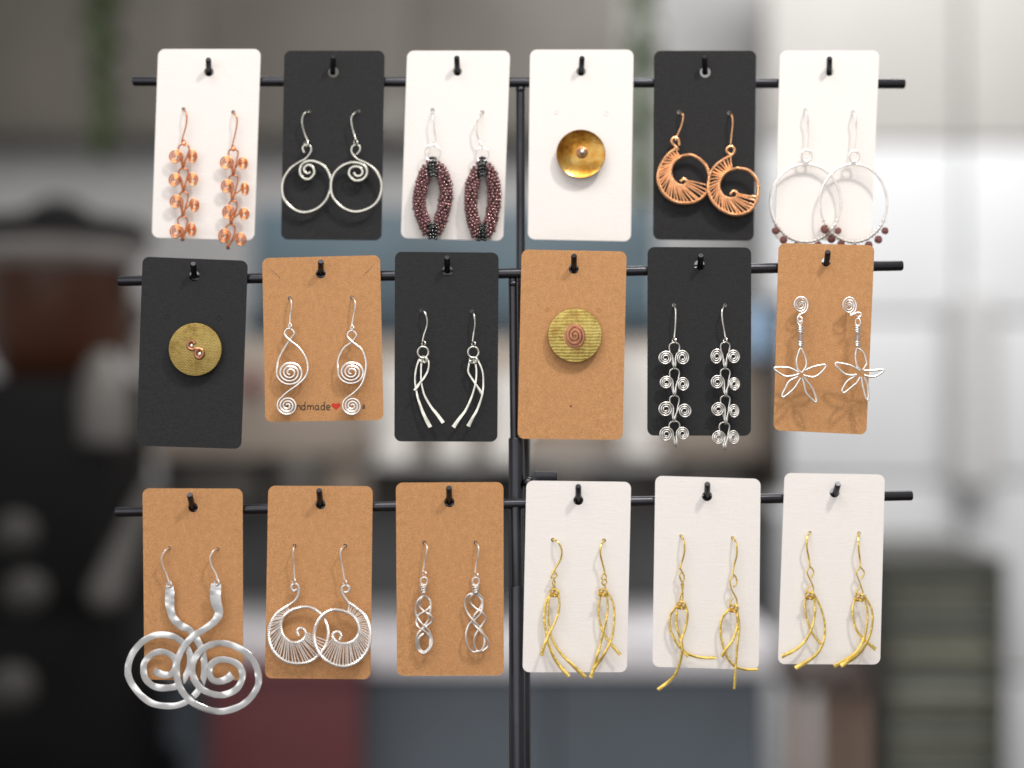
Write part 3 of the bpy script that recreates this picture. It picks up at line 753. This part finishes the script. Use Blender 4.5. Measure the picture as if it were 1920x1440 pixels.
e = earring("large silver hoop with crystals, passing over the right edge of the white card", g, (646, 395), GP)
earwire(g, e, SILVERP, [(646, 395), (652, 410), (666, 445), (664, 510), (656, 640)], 6, 5.5)
MB().tube(ring(g, 652, 695, 33, 36, 5.6, 16), 8 * g.k, sub=2, closed=True).build("jump_ring", SILVERP, e)
hoop(g, e, 649, 1010, 226, 262, 5.6, [(455, 1187, 31), (565, 1285, 26), (655, 1310, 25), (752, 1294, 27), (817, 1257, 28), (862, 1198, 25)])

# ================================================================== tier 2
# --- brass canvas disc
g = G(200, 460, 3.6, 2)
make_card(g, 2, [(243, 76), (952, 104), (908, 1374), (200, 1352)], BLACK, [(592, 207, 36)], "black card with a canvas textured brass disc", bow=.5,
          marks=[(410, 480, 15), (758, 489, 15)])
peg(2, 364.5, 517, 361, 490)
def disc(g, label, cx, cy, r, mat):
    e = tag(thing("brooch", None, None, g.p(cx, cy, 0)), label, "brooch", "brass disc brooches")
    cc = g.p(cx, cy, 3.4); R = r * g.k
    MB().lathe(cc, [(R * .97, -.0012), (R, -.0009), (R, -.0001), (R * .985, .00025)] + [(R * f, .00025 + .0007 * (1 - f * f)) for f in (.9, .75, .6, .4, .2, .03)], 'y', 64).build("disc", mat, e, smooth=50)
    MB().lathe(g.p(cx, cy, 1.2), [(.004, -.0011), (.004, .0012)], 'y', 16).build("pin_back", SILVER, e)
    return e
e = disc(g, "canvas textured brass disc with a copper S curl, on the black card", 598, 702, 179, CANVAS)
MB().tube(pts3(g, [(596, 664), (575, 645), (550, 662), (552, 692), (578, 704), (606, 698), (642, 704), (652, 735), (628, 762), (602, 748), (600, 718), (622, 704)], 4.8), 11 * g.k, sub=6, sides=9).build("copper_curl", OLDCOP, e)
MB().ball(g.p(573, 678, 4.6), 13 * g.k, 12, 8, .5).build("silver_dot", SILVER, e); MB().ball(g.p(626, 735, 4.6), 14 * g.k, 12, 8, .5).build("silver_dot", SILVER, e)

# --- silver double spirals on printed kraft card
g = G(450, 460, 3.6, 2)
card = make_card(g, 2, [(150, 86), (945, 66), (969, 1179), (171, 1192)], KRAFT, [(545, 190, 33), (336, 357, 13), (755, 352, 13)],
          "kraft card with two corner slits and small printed words", bow=0.0, rad=44, slits=[((160, 122), (305, 252)), ((930, 106), (797, 240))])
peg(2, 601.4, 512, 600.8, 487)
mb = MB()
def stroke(pts): mb.tube([g.p(x, y, .06) for x, y in pts], 3.1 * g.k, sub=4, sides=6, flat=.12)
by, xh = 1110, 1078                       # baseline and x-height
def ch_a(x): stroke([(x + 22, xh + 6), (x + 8, xh + 2), (x, xh + 17), (x + 8, by), (x + 22, by - 8)]); stroke([(x + 23, xh + 2), (x + 23, by - 6), (x + 29, by)])
def ch_d(x): stroke([(x + 23, xh + 8), (x + 10, xh + 2), (x, xh + 17), (x + 8, by), (x + 23, by - 8)]); stroke([(x + 24, xh - 22), (x + 24, by - 5), (x + 28, by)])
def ch_n(x): stroke([(x, xh + 1), (x, by)]); stroke([(x, xh + 14), (x + 10, xh + 2), (x + 20, xh + 6), (x + 22, by)])
def ch_h(x): stroke([(x, xh - 24), (x, by)]); stroke([(x, xh + 14), (x + 10, xh + 2), (x + 20, xh + 6), (x + 22, by)])
def ch_m(x): stroke([(x, xh + 1), (x, by)]); stroke([(x, xh + 14), (x + 9, xh + 2), (x + 18, xh + 8), (x + 19, by)]); stroke([(x + 19, xh + 14), (x + 28, xh + 2), (x + 38, xh + 8), (x + 39, by)])
def ch_e(x): stroke([(x, xh + 17), (x + 22, xh + 15), (x + 18, xh + 2), (x + 5, xh + 2), (x, xh + 18), (x + 8, by), (x + 24, by - 4)])
ch_h(300); ch_a(338); ch_n(385); ch_d(415); ch_m(457); ch_a(507); ch_d(546); ch_e(584)
def tiny(pts): mb.tube([g.p(x, y, .06) for x, y in pts], 2.4 * g.k, sub=4, sides=6, flat=.12)
tiny([(828, 1080), (838, 1078), (840, 1088), (840, 1101)]); tiny([(840, 1088), (829, 1090), (828, 1100), (839, 1100)])
mb.build("lettering", INK, card)
hp = []
for i in range(40):
    a = 2 * math.pi * i / 40; hx = 16 * math.sin(a) ** 3; hy = 13 * math.cos(a) - 5 * math.cos(2 * a) - 2 * math.cos(3 * a) - math.cos(4 * a)
    hp.append((648 + hx * 1.95, 1085 - hy * 1.75))
hb = MB(); hb.add([g.p(x, y, .08) for x, y in hp] + [g.p(x, y, .02) for x, y in hp], [tuple(range(40)), tuple(79 - i for i in range(40))] + [(i, (i + 1) % 40, 40 + (i + 1) % 40, 40 + i) for i in range(40)])
hb.build("printed_heart", REDINK, card, smooth=0)
GP = "silver double spiral earrings"
def dbl(label, hook, wire, lp, cx, cyl, lr, right, s2, left, s1):
    e = earring(label, g, hook, GP)
    earwire(g, e, SILVERP, wire, 5.5, 4, lp, 14)
    MB().tube(ring(g, lp[0], lp[1] - 4, 7, 15, 4.2, 8), 5 * g.k, sub=2, closed=True).build("wire_bead", SILVERP, e)
    top = [(cx - lr * .95, cyl + 6), (cx - lr * .6, cyl - lr * .8), (cx + lr * .1, cyl - lr), (cx + lr * .8, cyl - lr * .5), (cx + lr * .95, cyl + 6)]
    sp2 = [(x, y, 4.2) for x, y in s2[::-1]]; sp1 = [(x, y, 3.6) for x, y in s1[::-1]]
    path = sp1[::-1] + [(x, y, 3.5) for x, y in left[::-1]] + [(x, y, 4.0) for x, y in top[::-1]] + [(x, y, 4.4) for x, y in right] + sp2
    MB().tube(pts3(g, path, 4), 7.2 * g.k, sub=4, sides=9).build("double_spiral", SILVERP, e)
dbl("silver double spiral earring beside the printed letters on the kraft card, left of its pair", (336, 357), [(336, 357), (345, 375), (348, 420), (340, 470), (336, 535)], (338, 545), 333, 595, 33,
    [(338, 642), (398, 690), (445, 760), (460, 830), (440, 890), (390, 940), (318, 992)], spiral(320, 1082, 70, 67, 3.1, math.radians(-125), 1, .1, .4),
    [(332, 645), (290, 710), (257, 780)], spiral(338, 860, 92, 84, 3.3, math.radians(-170), 1, .13, .45))
dbl("silver double spiral earring right of the printed heart on the kraft card", (755, 352), [(755, 352), (775, 375), (778, 420), (766, 480), (754, 545)], (758, 558), 755, 608, 31,
    [(762, 655), (820, 700), (850, 780), (848, 850), (825, 930), (780, 985), (742, 1015)], spiral(757, 1084, 66, 65, 3.1, math.radians(-125), 1, .1, .4),
    [(752, 655), (700, 695), (662, 770)], spiral(752, 856, 92, 82, 3.3, math.radians(-170), 1, .13, .45))

# --- silver hammered drops
g = G(700, 460, 3.6, 2)
make_card(g, 2, [(146, 43), (846, 49), (838, 1326), (142, 1323)], BLACK, [(500, 172, 37), (323, 440, 12), (665, 445, 12)],
          "black card with hammered silver drop earrings", bow=.4)
peg(2, 838.9, 507, 838.9, 480)
GP = "hammered silver drop earrings"
e = earring("hammered silver drop earring curving right on the black card", g, (323, 440), GP)
earwire(g, e, GREYSIL, [(323, 440), (345, 450), (363, 500), (360, 550), (342, 605), (332, 650)], 6, 3.6, (340, 662), 16)
MB().tube(ring(g, 336, 722, 36, 38, 4.0, 20), 7.5 * g.k, sub=2, closed=True).build("jump_ring", GREYSIL, e)
dropset(g, e, GREYSIL, [([(308, 772), (290, 830), (282, 900), (290, 980), (310, 1060), (340, 1140), (384, 1228)], 16), ([(326, 770), (322, 850), (325, 930), (345, 1010), (390, 1090), (430, 1140), (472, 1198)], 15),
                        ([(352, 762), (374, 785), (370, 840), (345, 890), (310, 935), (278, 980)], 11)], 2.8, 7.5)
knot(g, e, GREYSIL, 338, 768, 28, 3.8, 5, "wire_hook")
e = earring("hammered silver drop earring curving left on the black card", g, (665, 445), GP)
earwire(g, e, GREYSIL, [(665, 445), (680, 470), (686, 530), (678, 590), (670, 650)], 6, 3.6, (677, 666), 16)
MB().tube(ring(g, 675, 722, 36, 37, 4.0, 20), 7.5 * g.k, sub=2, closed=True).build("jump_ring", GREYSIL, e)
dropset(g, e, GREYSIL, [([(652, 775), (640, 845), (660, 890), (700, 950), (733, 1000)], 11), ([(686, 772), (696, 850), (690, 930), (665, 1020), (625, 1110), (580, 1170), (540, 1228)], 15),
                        ([(705, 770), (737, 850), (743, 930), (735, 1010), (705, 1100), (670, 1165), (640, 1222)], 14)], 2.8, 7.5)
knot(g, e, GREYSIL, 676, 772, 28, 3.8, 5, "wire_hook")

# --- rippled brass disc
g = G(930, 460, 3.6, 2)
card = make_card(g, 2, [(173, 28), (882, 41), (855, 1313), (145, 1305)], KRAFT, [(525, 158, 34)], "kraft card with a rippled brass disc", bow=.3, marks=[(349, 430, 11), (694, 437, 11)])
MB().lathe(g.p(505, 1085, 0.02), [(9 * g.k, -.00008), (7 * g.k, .00012), (3 * g.k, .00012)], 'y', 12).build("ink_speck", plain("brown_speck", (.2, .08, .04), .8), card)
peg(2, 1075.8, 505, 1076.7, 477)
e = disc(g, "rippled brass disc with an oval copper coil, on the kraft card", 533, 606, 182, RIPPLE)
MB().tube(pts3(g, spiral(532, 610, 64, 78, 2.6, math.radians(60), 1, .08, .35), 4.7), 10.5 * g.k, sub=3, sides=9, flat=.8).build("copper_coil", OLDCOP, e)
MB().lathe(g.p(532, 612, 4.0), [(74 * g.k, -.0004), (74 * g.k, .0002), (60 * g.k, .00045)], 'y', 40, 1, 1.14).build("copper_pad", OLDCOP, e)

# --- silver spiral chains
g = G(1170, 450, 3.6, 2)
make_card(g, 2, [(160, 47), (859, 50), (857, 1322), (157, 1320)], BLACK, [(510, 170, 36), (337, 440, 12), (681, 441, 12)], "black card with silver spiral chain earrings", bow=.4)
peg(2, 1312, 502, 1313.6, 474)
GP = "silver spiral chain earrings"
e = earring("silver spiral chain earring on the black card, ending in a split tail", g, (337, 440), GP)
earwire(g, e, SILVER, [(337, 440), (348, 475), (348, 540), (343, 620), (338, 668)], 6, 3.5, (338, 678), 16)
for L, R, A, W, Bt in (((280, 797, 55, 53), (395, 795, 52, 56), (340, 692), 70, (340, 868)), ((285, 963, 51, 49), (398, 975, 48, 53), (340, 868), 66, (340, 1052)),
                       ((282, 1143, 57, 57), (410, 1155, 52, 53), (340, 1050), 64, (338, 1225)), ((285, 1312, 54, 56), (397, 1308, 49, 51), (340, 1222), 72, (350, 1388))):
    spiral_link(g, e, SILVER, L, R, A, W, Bt, 5.7, 3.6)
e = earring("silver spiral chain earring on the black card, ending in a rounded bend", g, (681, 441), GP)
earwire(g, e, SILVER, [(681, 441), (662, 480), (665, 550), (678, 620), (686, 668)], 6, 3.5, (683, 676), 16)
for L, R, A, W, Bt in (((625, 788, 48, 59), (740, 790, 49, 53), (683, 690), 62, (682, 868)), ((630, 960, 52, 53), (745, 975, 44, 51), (683, 868), 64, (685, 1055)),
                       ((635, 1145, 53, 53), (742, 1157, 42, 53), (683, 1050), 64, (688, 1240)), ((637, 1335, 51, 53), (740, 1335, 44, 55), (677, 1230), 70, (680, 1410))):
    spiral_link(g, e, SILVER, L, R, A, W, Bt, 5.7, 3.6)

# --- silver flowers
g = G(1410, 450, 3.6, 2)
make_card(g, 2, [(181, 20), (827, 35), (772, 1314), (144, 1284)], KRAFT, [(500, 148, 31), (328, 430, 9), (655, 436, 9)], "narrow kraft card with wire flower earrings", bow=.5, rad=44)
peg(2, 1549, 498, 1550.8, 470)
GP = "silver wire flower earrings"
def flower(label, c, rx, ry, link_, xs, petals, off):
    e = earring(label, g, c, GP)
    MB().tube(pts3(g, spiral(c[0], c[1], rx, ry, 3.3, math.radians(80), 1, .08, .4) + link_, (2.5, off)), 6.6 * g.k, sub=3, sides=8).build("stud_spiral", SILVERP, e)
    MB().tube([g.p(c[0], c[1], -3), g.p(c[0], c[1], 2)], 6 * g.k, sub=1).build("ear_post", SILVERP, e)
    x0, x1 = xs
    MB().tube(ring(g, x0, 555 if x0 > 500 else 545, 17, 26, off, 12, .6), 5 * g.k, sub=2, closed=True).build("jump_ring", SILVERP, e)
    mb = MB()
    for yy in (585, 598, 611, 624, 690, 702, 714):
        mb.tube([g.p(x1 + 17 * math.cos(a), yy + 5 * math.cos(a + .5), off + 1.2 * math.sin(a)) for a in np.linspace(0, 6.28, 10, endpoint=False)], 5.6 * g.k, sub=2, closed=True)
    mb.tube([g.p(x0, 570, off), g.p(x1, 640, off), g.p(x1, 728, off)], 6 * g.k); mb.build("wire_wrapping", SILVERP, e, kind="stuff")
    MB().lathe(g.p(x1, 660, off), [(9 * g.k, -24 * g.k), (20 * g.k, -18 * g.k), (22 * g.k, 0), (20 * g.k, 18 * g.k), (9 * g.k, 24 * g.k)], 'z', 14).build("glass_bead", CLEAR, e)
    for pt in petals: MB().tube(pts3(g, pt, (off, off + .6)), 7.3 * g.k, sub=4, sides=8, hammer=.15).build("petal", SILVERP, e)
flower("wire flower earring with a level left petal, on the narrow kraft card", (328, 437), 52, 60, [(322, 503), (312, 515), (308, 535), (320, 552), (336, 545), (334, 525), (322, 512)], (323, 328),
       [[(328, 895), (308, 865), (300, 815), (312, 765), (328, 732), (348, 765), (365, 810), (363, 855), (338, 895)], [(312, 892), (270, 870), (235, 860), (158, 860), (153, 872), (165, 885), (220, 918), (272, 917), (318, 903)],
        [(342, 890), (400, 860), (470, 843), (495, 845), (494, 860), (470, 890), (435, 917), (400, 925), (345, 912)], [(312, 920), (250, 955), (225, 1000), (203, 1045), (210, 1060), (235, 1045), (285, 1000), (328, 932)],
        [(340, 930), (352, 975), (368, 1035), (422, 1090), (436, 1080), (412, 1010), (380, 965), (345, 922)]], 7.5)
flower("wire flower earring hanging crooked over the edge of the narrow kraft card", (655, 443), 52, 62, [(672, 508), (692, 497), (715, 490), (736, 497), (732, 515), (714, 520), (703, 508)], (715, 712),
       [[(735, 882), (710, 850), (698, 795), (703, 745), (715, 732), (755, 765), (773, 830), (765, 850), (748, 878)], [(728, 883), (660, 845), (575, 828), (563, 838), (575, 858), (625, 903), (670, 912), (705, 908)],
        [(752, 882), (820, 880), (882, 874), (884, 886), (868, 900), (830, 920), (790, 922), (755, 912)], [(706, 915), (645, 950), (610, 1005), (610, 1022), (625, 1030), (680, 985), (705, 965), (730, 925)],
        [(738, 925), (745, 975), (758, 1030), (772, 1075), (784, 1076), (785, 1030), (778, 975), (758, 925)]], 8.5)

# ================================================================== tier 3
# --- hammered flat spirals
g = G(200, 900, 3.2727, 3)
make_card(g, 3, [(220, 51), (834, 53), (838, 1229), (232, 1225)], KRAFT, [(530, 168, 30), (385, 418, 10), (682, 423, 10)], "kraft card with big flat hammered spirals", bow=.4, rad=42)
peg(3, 361.5, 951, 357, 925)
GP = "hammered flat spiral earrings"
def flatspiral(label, hook, wire, lp, pts, wd, off):
    e = earring(label, g, hook, GP)
    earwire(g, e, SILVERP, wire, 5.5, off + .6, lp, 20)
    MB().tube(pts3(g, pts, off), [x * g.k for x in wd], sub=6, sides=12, flat=.14, hammer=.09, twist=.12, tstep=4).build("flat_spiral", HAMMER, e, smooth=28)
    return e
pA = [(386, 648), (388, 690), (387, 740), (392, 795), (412, 850), (455, 893), (510, 920), (555, 980), (590, 1060), (600, 1150), (590, 1230), (550, 1310), (470, 1370), (380, 1387), (280, 1370), (200, 1310), (140, 1220), (133, 1140), (165, 1055), (230, 985),
      (310, 950), (400, 957), (470, 1002), (513, 1080), (500, 1170), (450, 1250), (380, 1275), (290, 1265), (235, 1210), (230, 1130), (270, 1075), (340, 1052), (410, 1085), (425, 1140), (400, 1188), (350, 1195), (290, 1170)]
wA = [22, 31, 30, 25, 25, 24, 20, 22, 21, 20, 20, 20, 19, 20, 20, 20, 21, 21, 20, 20, 20, 20, 21, 20, 19, 21, 21, 21, 21, 20, 19, 19, 19, 20, 20, 21, 24]
flatspiral("hammered flat spiral earring curling left, lying behind the other spiral", (385, 420), [(385, 420), (360, 432), (338, 480), (345, 530), (368, 580), (386, 640)], (384, 640), pA, wA, 2.6)
pB = [(672, 635), (668, 690), (672, 750), (690, 815), (662, 868), (600, 915), (530, 960), (470, 1030), (435, 1110), (430, 1190), (450, 1270), (490, 1330), (560, 1385), (680, 1420), (790, 1400), (870, 1350), (925, 1270), (930, 1190), (900, 1105), (830, 1043),
      (740, 1005), (650, 1007), (572, 1052), (530, 1120), (530, 1200), (570, 1270), (640, 1310), (720, 1318), (800, 1280), (833, 1210), (818, 1145), (760, 1108), (690, 1103), (642, 1132), (630, 1180), (650, 1225), (690, 1236), (740, 1220), (772, 1195)]
wB = [30, 36, 33, 27, 23, 20, 20, 20, 20, 20, 20, 20, 20, 20, 20, 20, 20, 21, 20, 20, 20, 20, 21, 21, 21, 20, 20, 20, 20, 20, 20, 19, 20, 20, 20, 20, 21, 23, 26]
flatspiral("hammered flat spiral earring curling right, lying over the other spiral", (682, 425), [(682, 425), (655, 435), (635, 480), (645, 530), (670, 575), (688, 635)], (676, 628), pB, wB, 4.6)

# --- woven silver crescents
g = G(460, 890, 3.6, 3)
make_card(g, 3, [(155, 75), (860, 78), (844, 1381), (132, 1374)], KRAFT, [(508, 200, 34), (332, 480, 13), (675, 480, 13)], "kraft card with woven silver crescent earrings", bow=.5)
peg(3, 601, 945, 599.4, 917)
GP = "woven silver crescent earrings"
e = earring("woven silver crescent curling from the left on the kraft card", g, (332, 480), GP)
earwire(g, e, SILVERP, [(332, 480), (325, 500), (322, 545), (328, 620), (333, 700)], 5.5, 3.4, (326, 716), 16)
O = [(290, 884), (215, 935), (170, 1010), (158, 1080), (175, 1160), (225, 1228), (300, 1268), (390, 1272), (470, 1240), (540, 1160), (560, 1080), (550, 1010), (510, 940), (450, 900), (390, 893), (320, 910)]
I = [(320, 910), (260, 955), (240, 1020), (255, 1080), (300, 1125), (350, 1132), (395, 1108), (410, 1072), (395, 1042), (366, 1036), (350, 1058), (360, 1085)]
woven(g, e, SILVERP, O, (O[:9] + [(530, 1175), (552, 1110)], [(302, 915), (258, 955), (240, 1020), (255, 1080), (300, 1125), (350, 1132), (395, 1105), (405, 1055)]), I, 12, 3.2, 36, 5.0,
      [(350, 772), (328, 785), (312, 765), (320, 742), (345, 738), (362, 765), (358, 810), (335, 850), (290, 884)])
e = earring("woven silver crescent curling from the right on the kraft card", g, (675, 482), GP)
earwire(g, e, SILVERP, [(675, 482), (650, 500), (642, 545), (655, 620), (670, 710)], 5.5, 4.8, (672, 728), 16)
O = [(695, 862), (745, 895), (805, 950), (838, 1030), (842, 1100), (825, 1180), (770, 1250), (690, 1290), (610, 1285), (530, 1240), (482, 1170), (465, 1090), (480, 1010), (525, 945), (590, 912), (660, 918)]
I = [(660, 918), (725, 950), (763, 1010), (766, 1070), (730, 1120), (670, 1140), (615, 1125), (590, 1092), (600, 1067), (628, 1060), (648, 1085), (637, 1115)]
woven(g, e, SILVERP, O, (O[:9] + [(530, 1240), (500, 1205)], [(690, 928), (725, 950), (763, 1010), (766, 1070), (730, 1120), (670, 1140), (615, 1125), (592, 1095)]), I, 12, 4.8, 36, 5.0,
      [(668, 795), (695, 788), (702, 762), (680, 746), (655, 762), (658, 805), (695, 862)])

# --- silver braids
g = G(700, 890, 3.6, 3)
make_card(g, 3, [(152, 54), (878, 50), (881, 1355), (160, 1358)], KRAFT, [(513, 185, 35), (343, 458, 13), (690, 458, 13)], "kraft card with braided silver wire earrings", bow=.4)
peg(3, 842.5, 940, 843, 911)
GP = "braided silver wire earrings"
def braid(label, hook, wire, lp, rg, kn_, strands):
    e = earring(label, g, hook, GP)
    earwire(g, e, SILVERP, wire, 5.5, 3.4, lp, 15)
    MB().tube(ring(g, rg[0], rg[1], 23, 25, 3.8, 16), 6.5 * g.k, sub=2, closed=True).build("jump_ring", SILVERP, e)
    mb = MB()
    for i, yy in enumerate((752, 768, 784, 796)):
        mb.tube([g.p(kn_ + (24 - i * 3) * math.cos(a), yy + 6 * math.cos(a + i), 3.8 + 1.4 * math.sin(a)) for a in np.linspace(0, 6.28, 10, endpoint=False)], 6.2 * g.k, sub=2, closed=True)
    mb.build("wire_wrapping", SILVERP, e, kind="stuff")
    for i, s_ in enumerate(strands):
        MB().tube([g.p(x, y, 3.2 + .55 * math.sin(j * 1.9 + i * 2.1)) for j, (x, y) in enumerate(s_)], 7.6 * g.k, sub=6, sides=8).build("strand", SILVERP, e)
braid("braided silver earring ending in one closed loop, on the kraft card", (343, 460), [(343, 460), (362, 490), (358, 540), (345, 600), (335, 655)], (345, 668), (343, 718), 338,
      [[(335, 815), (302, 850), (285, 910), (296, 960), (330, 1008), (372, 1048), (396, 1110), (388, 1165), (345, 1205), (303, 1182), (290, 1120), (308, 1065), (350, 1028), (395, 990), (388, 950), (345, 924), (310, 885), (322, 840), (340, 815)],
       [(345, 815), (378, 840), (388, 880), (355, 918), (310, 945), (290, 990), (305, 1030), (345, 1055), (384, 1092), (385, 1145), (362, 1185), (330, 1190), (306, 1150), (310, 1100), (340, 1072)],
       [(350, 820), (385, 855), (384, 930), (372, 980), (335, 1030), (300, 1075), (295, 1130), (312, 1178), (345, 1194), (378, 1168), (382, 1110), (365, 1075)]])
braid("braided silver earring ending in three uneven loops, on the kraft card", (690, 460), [(690, 460), (710, 490), (708, 540), (695, 600), (688, 660)], (695, 680), (692, 720), 690,
      [[(685, 800), (640, 812), (618, 860), (630, 920), (670, 980), (715, 1025), (745, 1080), (750, 1140), (730, 1185), (700, 1188), (680, 1140), (690, 1080), (730, 1020), (758, 970), (735, 930), (690, 900), (655, 860), (665, 815), (700, 802)],
       [(705, 800), (738, 840), (720, 900), (685, 945), (668, 985), (640, 1022), (625, 1080), (635, 1150), (670, 1195), (715, 1190)],
       [(700, 810), (735, 860), (728, 930), (690, 975), (675, 1000), (720, 1055), (770, 1112), (772, 1160), (735, 1190)]])

# --- gold drops (three cards)
def goldchain(g, e, S_):
    mb = MB()
    for s_ in S_: mb.tube(pts3(g, s_, 3.6), 5.2 * g.k, sub=5, sides=8)
    mb.build("twisted_link", GOLD, e)
g = G(950, 890, 3.6, 3)
make_card(g, 3, [(133, 40), (840, 49), (811, 1332), (107, 1333)], WHITE, [(484, 172, 34), (312, 440, 13), (657, 444, 13)], "white card with gold drops, nearest the black pole", bow=.5)
peg(3, 1084.4, 938, 1084.4, 910)
GP = "gold drop earrings"
e = earring("gold drop earring with two long tails to the right, on the card nearest the pole", g, (312, 440), GP)
earwire(g, e, GOLD, [(312, 440), (345, 455), (372, 510), (364, 570), (330, 630), (304, 675)], 6.5, 3.6)
goldchain(g, e, [[(304, 675), (300, 690), (318, 698), (338, 682), (328, 660), (314, 668)], [(322, 700), (308, 725), (318, 748), (326, 728), (316, 705)], [(318, 742), (310, 765), (320, 785), (328, 765), (318, 745)]])
knot(g, e, GOLD, 322, 795, 30, 4.2, 6)
dropset(g, e, GOLD, [([(302, 792), (265, 860), (253, 960), (265, 1060), (290, 1160), (335, 1260), (420, 1362)], 14), ([(292, 810), (279, 900), (285, 1020), (312, 1120), (370, 1210), (450, 1290), (530, 1368)], 15),
                     ([(348, 800), (356, 880), (340, 960), (310, 1030), (280, 1090), (255, 1150), (234, 1222)], 13)], 2.8, 8.6)
e = earring("gold drop earring with tails crossing to the left, on the card nearest the pole", g, (657, 444), GP)
earwire(g, e, GOLD, [(657, 444), (638, 480), (632, 530), (645, 590), (662, 655)], 6.5, 3.6)
goldchain(g, e, [[(662, 655), (640, 690), (652, 710), (672, 690), (660, 665)], [(660, 700), (642, 725), (655, 745), (674, 722), (664, 702)], [(656, 735), (665, 765), (645, 790)]])
knot(g, e, GOLD, 650, 792, 30, 4.2, 6)
dropset(g, e, GOLD, [([(634, 805), (622, 900), (630, 1000), (660, 1080), (710, 1150), (767, 1217)], 11), ([(676, 800), (682, 920), (658, 1040), (628, 1160), (600, 1270), (568, 1372)], 15),
                     ([(685, 795), (722, 880), (726, 980), (710, 1100), (665, 1200), (590, 1310)], 12)], 2.8, 8.6)
g = G(1190, 890, 3.43, 3)
make_card(g, 3, [(133, 7), (810, 27), (798, 1254), (114, 1234)], WHITE, [(466, 138, 33), (298, 393, 10), (630, 405, 10)], "white card with gold drops, middle one of three", bow=.5, rad=44)
peg(3, 1325.8, 931, 1327.6, 904)
e = earring("gold drop earring with its longest tail sweeping down left, on the middle white card", g, (298, 393), GP)
earwire(g, e, GOLD, [(298, 393), (316, 425), (320, 495), (302, 565), (286, 612)], 6, 3.6)
goldchain(g, e, [[(286, 612), (290, 600), (305, 625), (318, 655), (308, 690), (292, 665), (290, 640), (305, 625)], [(308, 690), (312, 720), (298, 770), (290, 812), (305, 825)], [(298, 700), (305, 730), (310, 780), (305, 815)]])
knot(g, e, GOLD, 300, 838, 28, 4.2, 6)
dropset(g, e, GOLD, [([(282, 830), (232, 900), (228, 990), (270, 1080), (330, 1145), (420, 1175), (523, 1177)], 10), ([(270, 875), (268, 960), (290, 1040), (305, 1100), (293, 1200), (250, 1300), (150, 1384)], 13),
                     ([(322, 830), (340, 900), (325, 990), (300, 1070), (312, 1130), (346, 1172)], 9)], 2.8, 9.2)
e = earring("gold drop earring with one straight tail pointing down, on the middle white card", g, (630, 405), GP)
earwire(g, e, GOLD, [(630, 405), (652, 440), (657, 510), (640, 580), (629, 640)], 6, 3.6)
goldchain(g, e, [[(629, 640), (645, 650), (657, 682), (648, 712), (632, 722)], [(640, 650), (614, 678), (622, 735), (655, 800), (655, 845)], [(632, 790), (614, 825), (612, 850)]])
knot(g, e, GOLD, 638, 858, 28, 4.2, 6)
dropset(g, e, GOLD, [([(608, 862), (560, 930), (553, 1020), (575, 1120), (620, 1210), (690, 1250), (792, 1253)], 10), ([(652, 870), (662, 960), (632, 1060), (590, 1120), (560, 1172)], 12),
                     ([(660, 880), (672, 980), (660, 1100), (650, 1230), (640, 1378)], 9)], 2.8, 9.2)
g = G(1430, 870, 3.6, 3)
make_card(g, 3, [(148, 60), (825, 72), (793, 1353), (102, 1350)], WHITE, [(485, 192, 34), (318, 463, 13), (650, 467, 13)], "white card with gold drops, at the bar end", bow=.6)
peg(3, 1564.7, 928, 1570, 902)
e = earring("gold drop earring with spread tails sweeping left, on the white card at the bar end", g, (318, 463), GP)
earwire(g, e, GOLD, [(318, 463), (301, 500), (298, 560), (310, 630), (318, 690)], 6.5, 3.6)
goldchain(g, e, [[(312, 690), (328, 700), (344, 730), (325, 772)], [(322, 690), (299, 728), (320, 780), (342, 835), (335, 870)], [(326, 820), (300, 845), (296, 870)]])
knot(g, e, GOLD, 318, 885, 30, 4.2, 6)
dropset(g, e, GOLD, [([(296, 890), (286, 960), (300, 1050), (335, 1140), (392, 1217)], 9), ([(345, 890), (355, 970), (340, 1080), (308, 1160), (240, 1240), (128, 1302)], 13),
                     ([(345, 875), (395, 980), (420, 1100), (403, 1220), (340, 1305), (220, 1378)], 15)], 2.8, 8.6)
e = earring("gold drop earring with two tails lying together, on the white card at the bar end", g, (650, 467), GP)
earwire(g, e, GOLD, [(650, 467), (645, 520), (648, 580), (655, 640), (658, 692)], 6.5, 3.6)
goldchain(g, e, [[(652, 692), (668, 705), (685, 735), (665, 777)], [(660, 695), (633, 735), (655, 800), (678, 872)], [(656, 830), (635, 860), (634, 885)]])
knot(g, e, GOLD, 655, 898, 30, 4.2, 6)
dropset(g, e, GOLD, [([(628, 890), (608, 980), (620, 1080), (660, 1160), (762, 1252)], 12), ([(685, 905), (708, 1000), (700, 1110), (678, 1190), (615, 1285), (482, 1368)], 14),
                     ([(685, 885), (735, 980), (740, 1080), (710, 1190), (640, 1290), (527, 1362)], 15)], 2.8, 8.6)
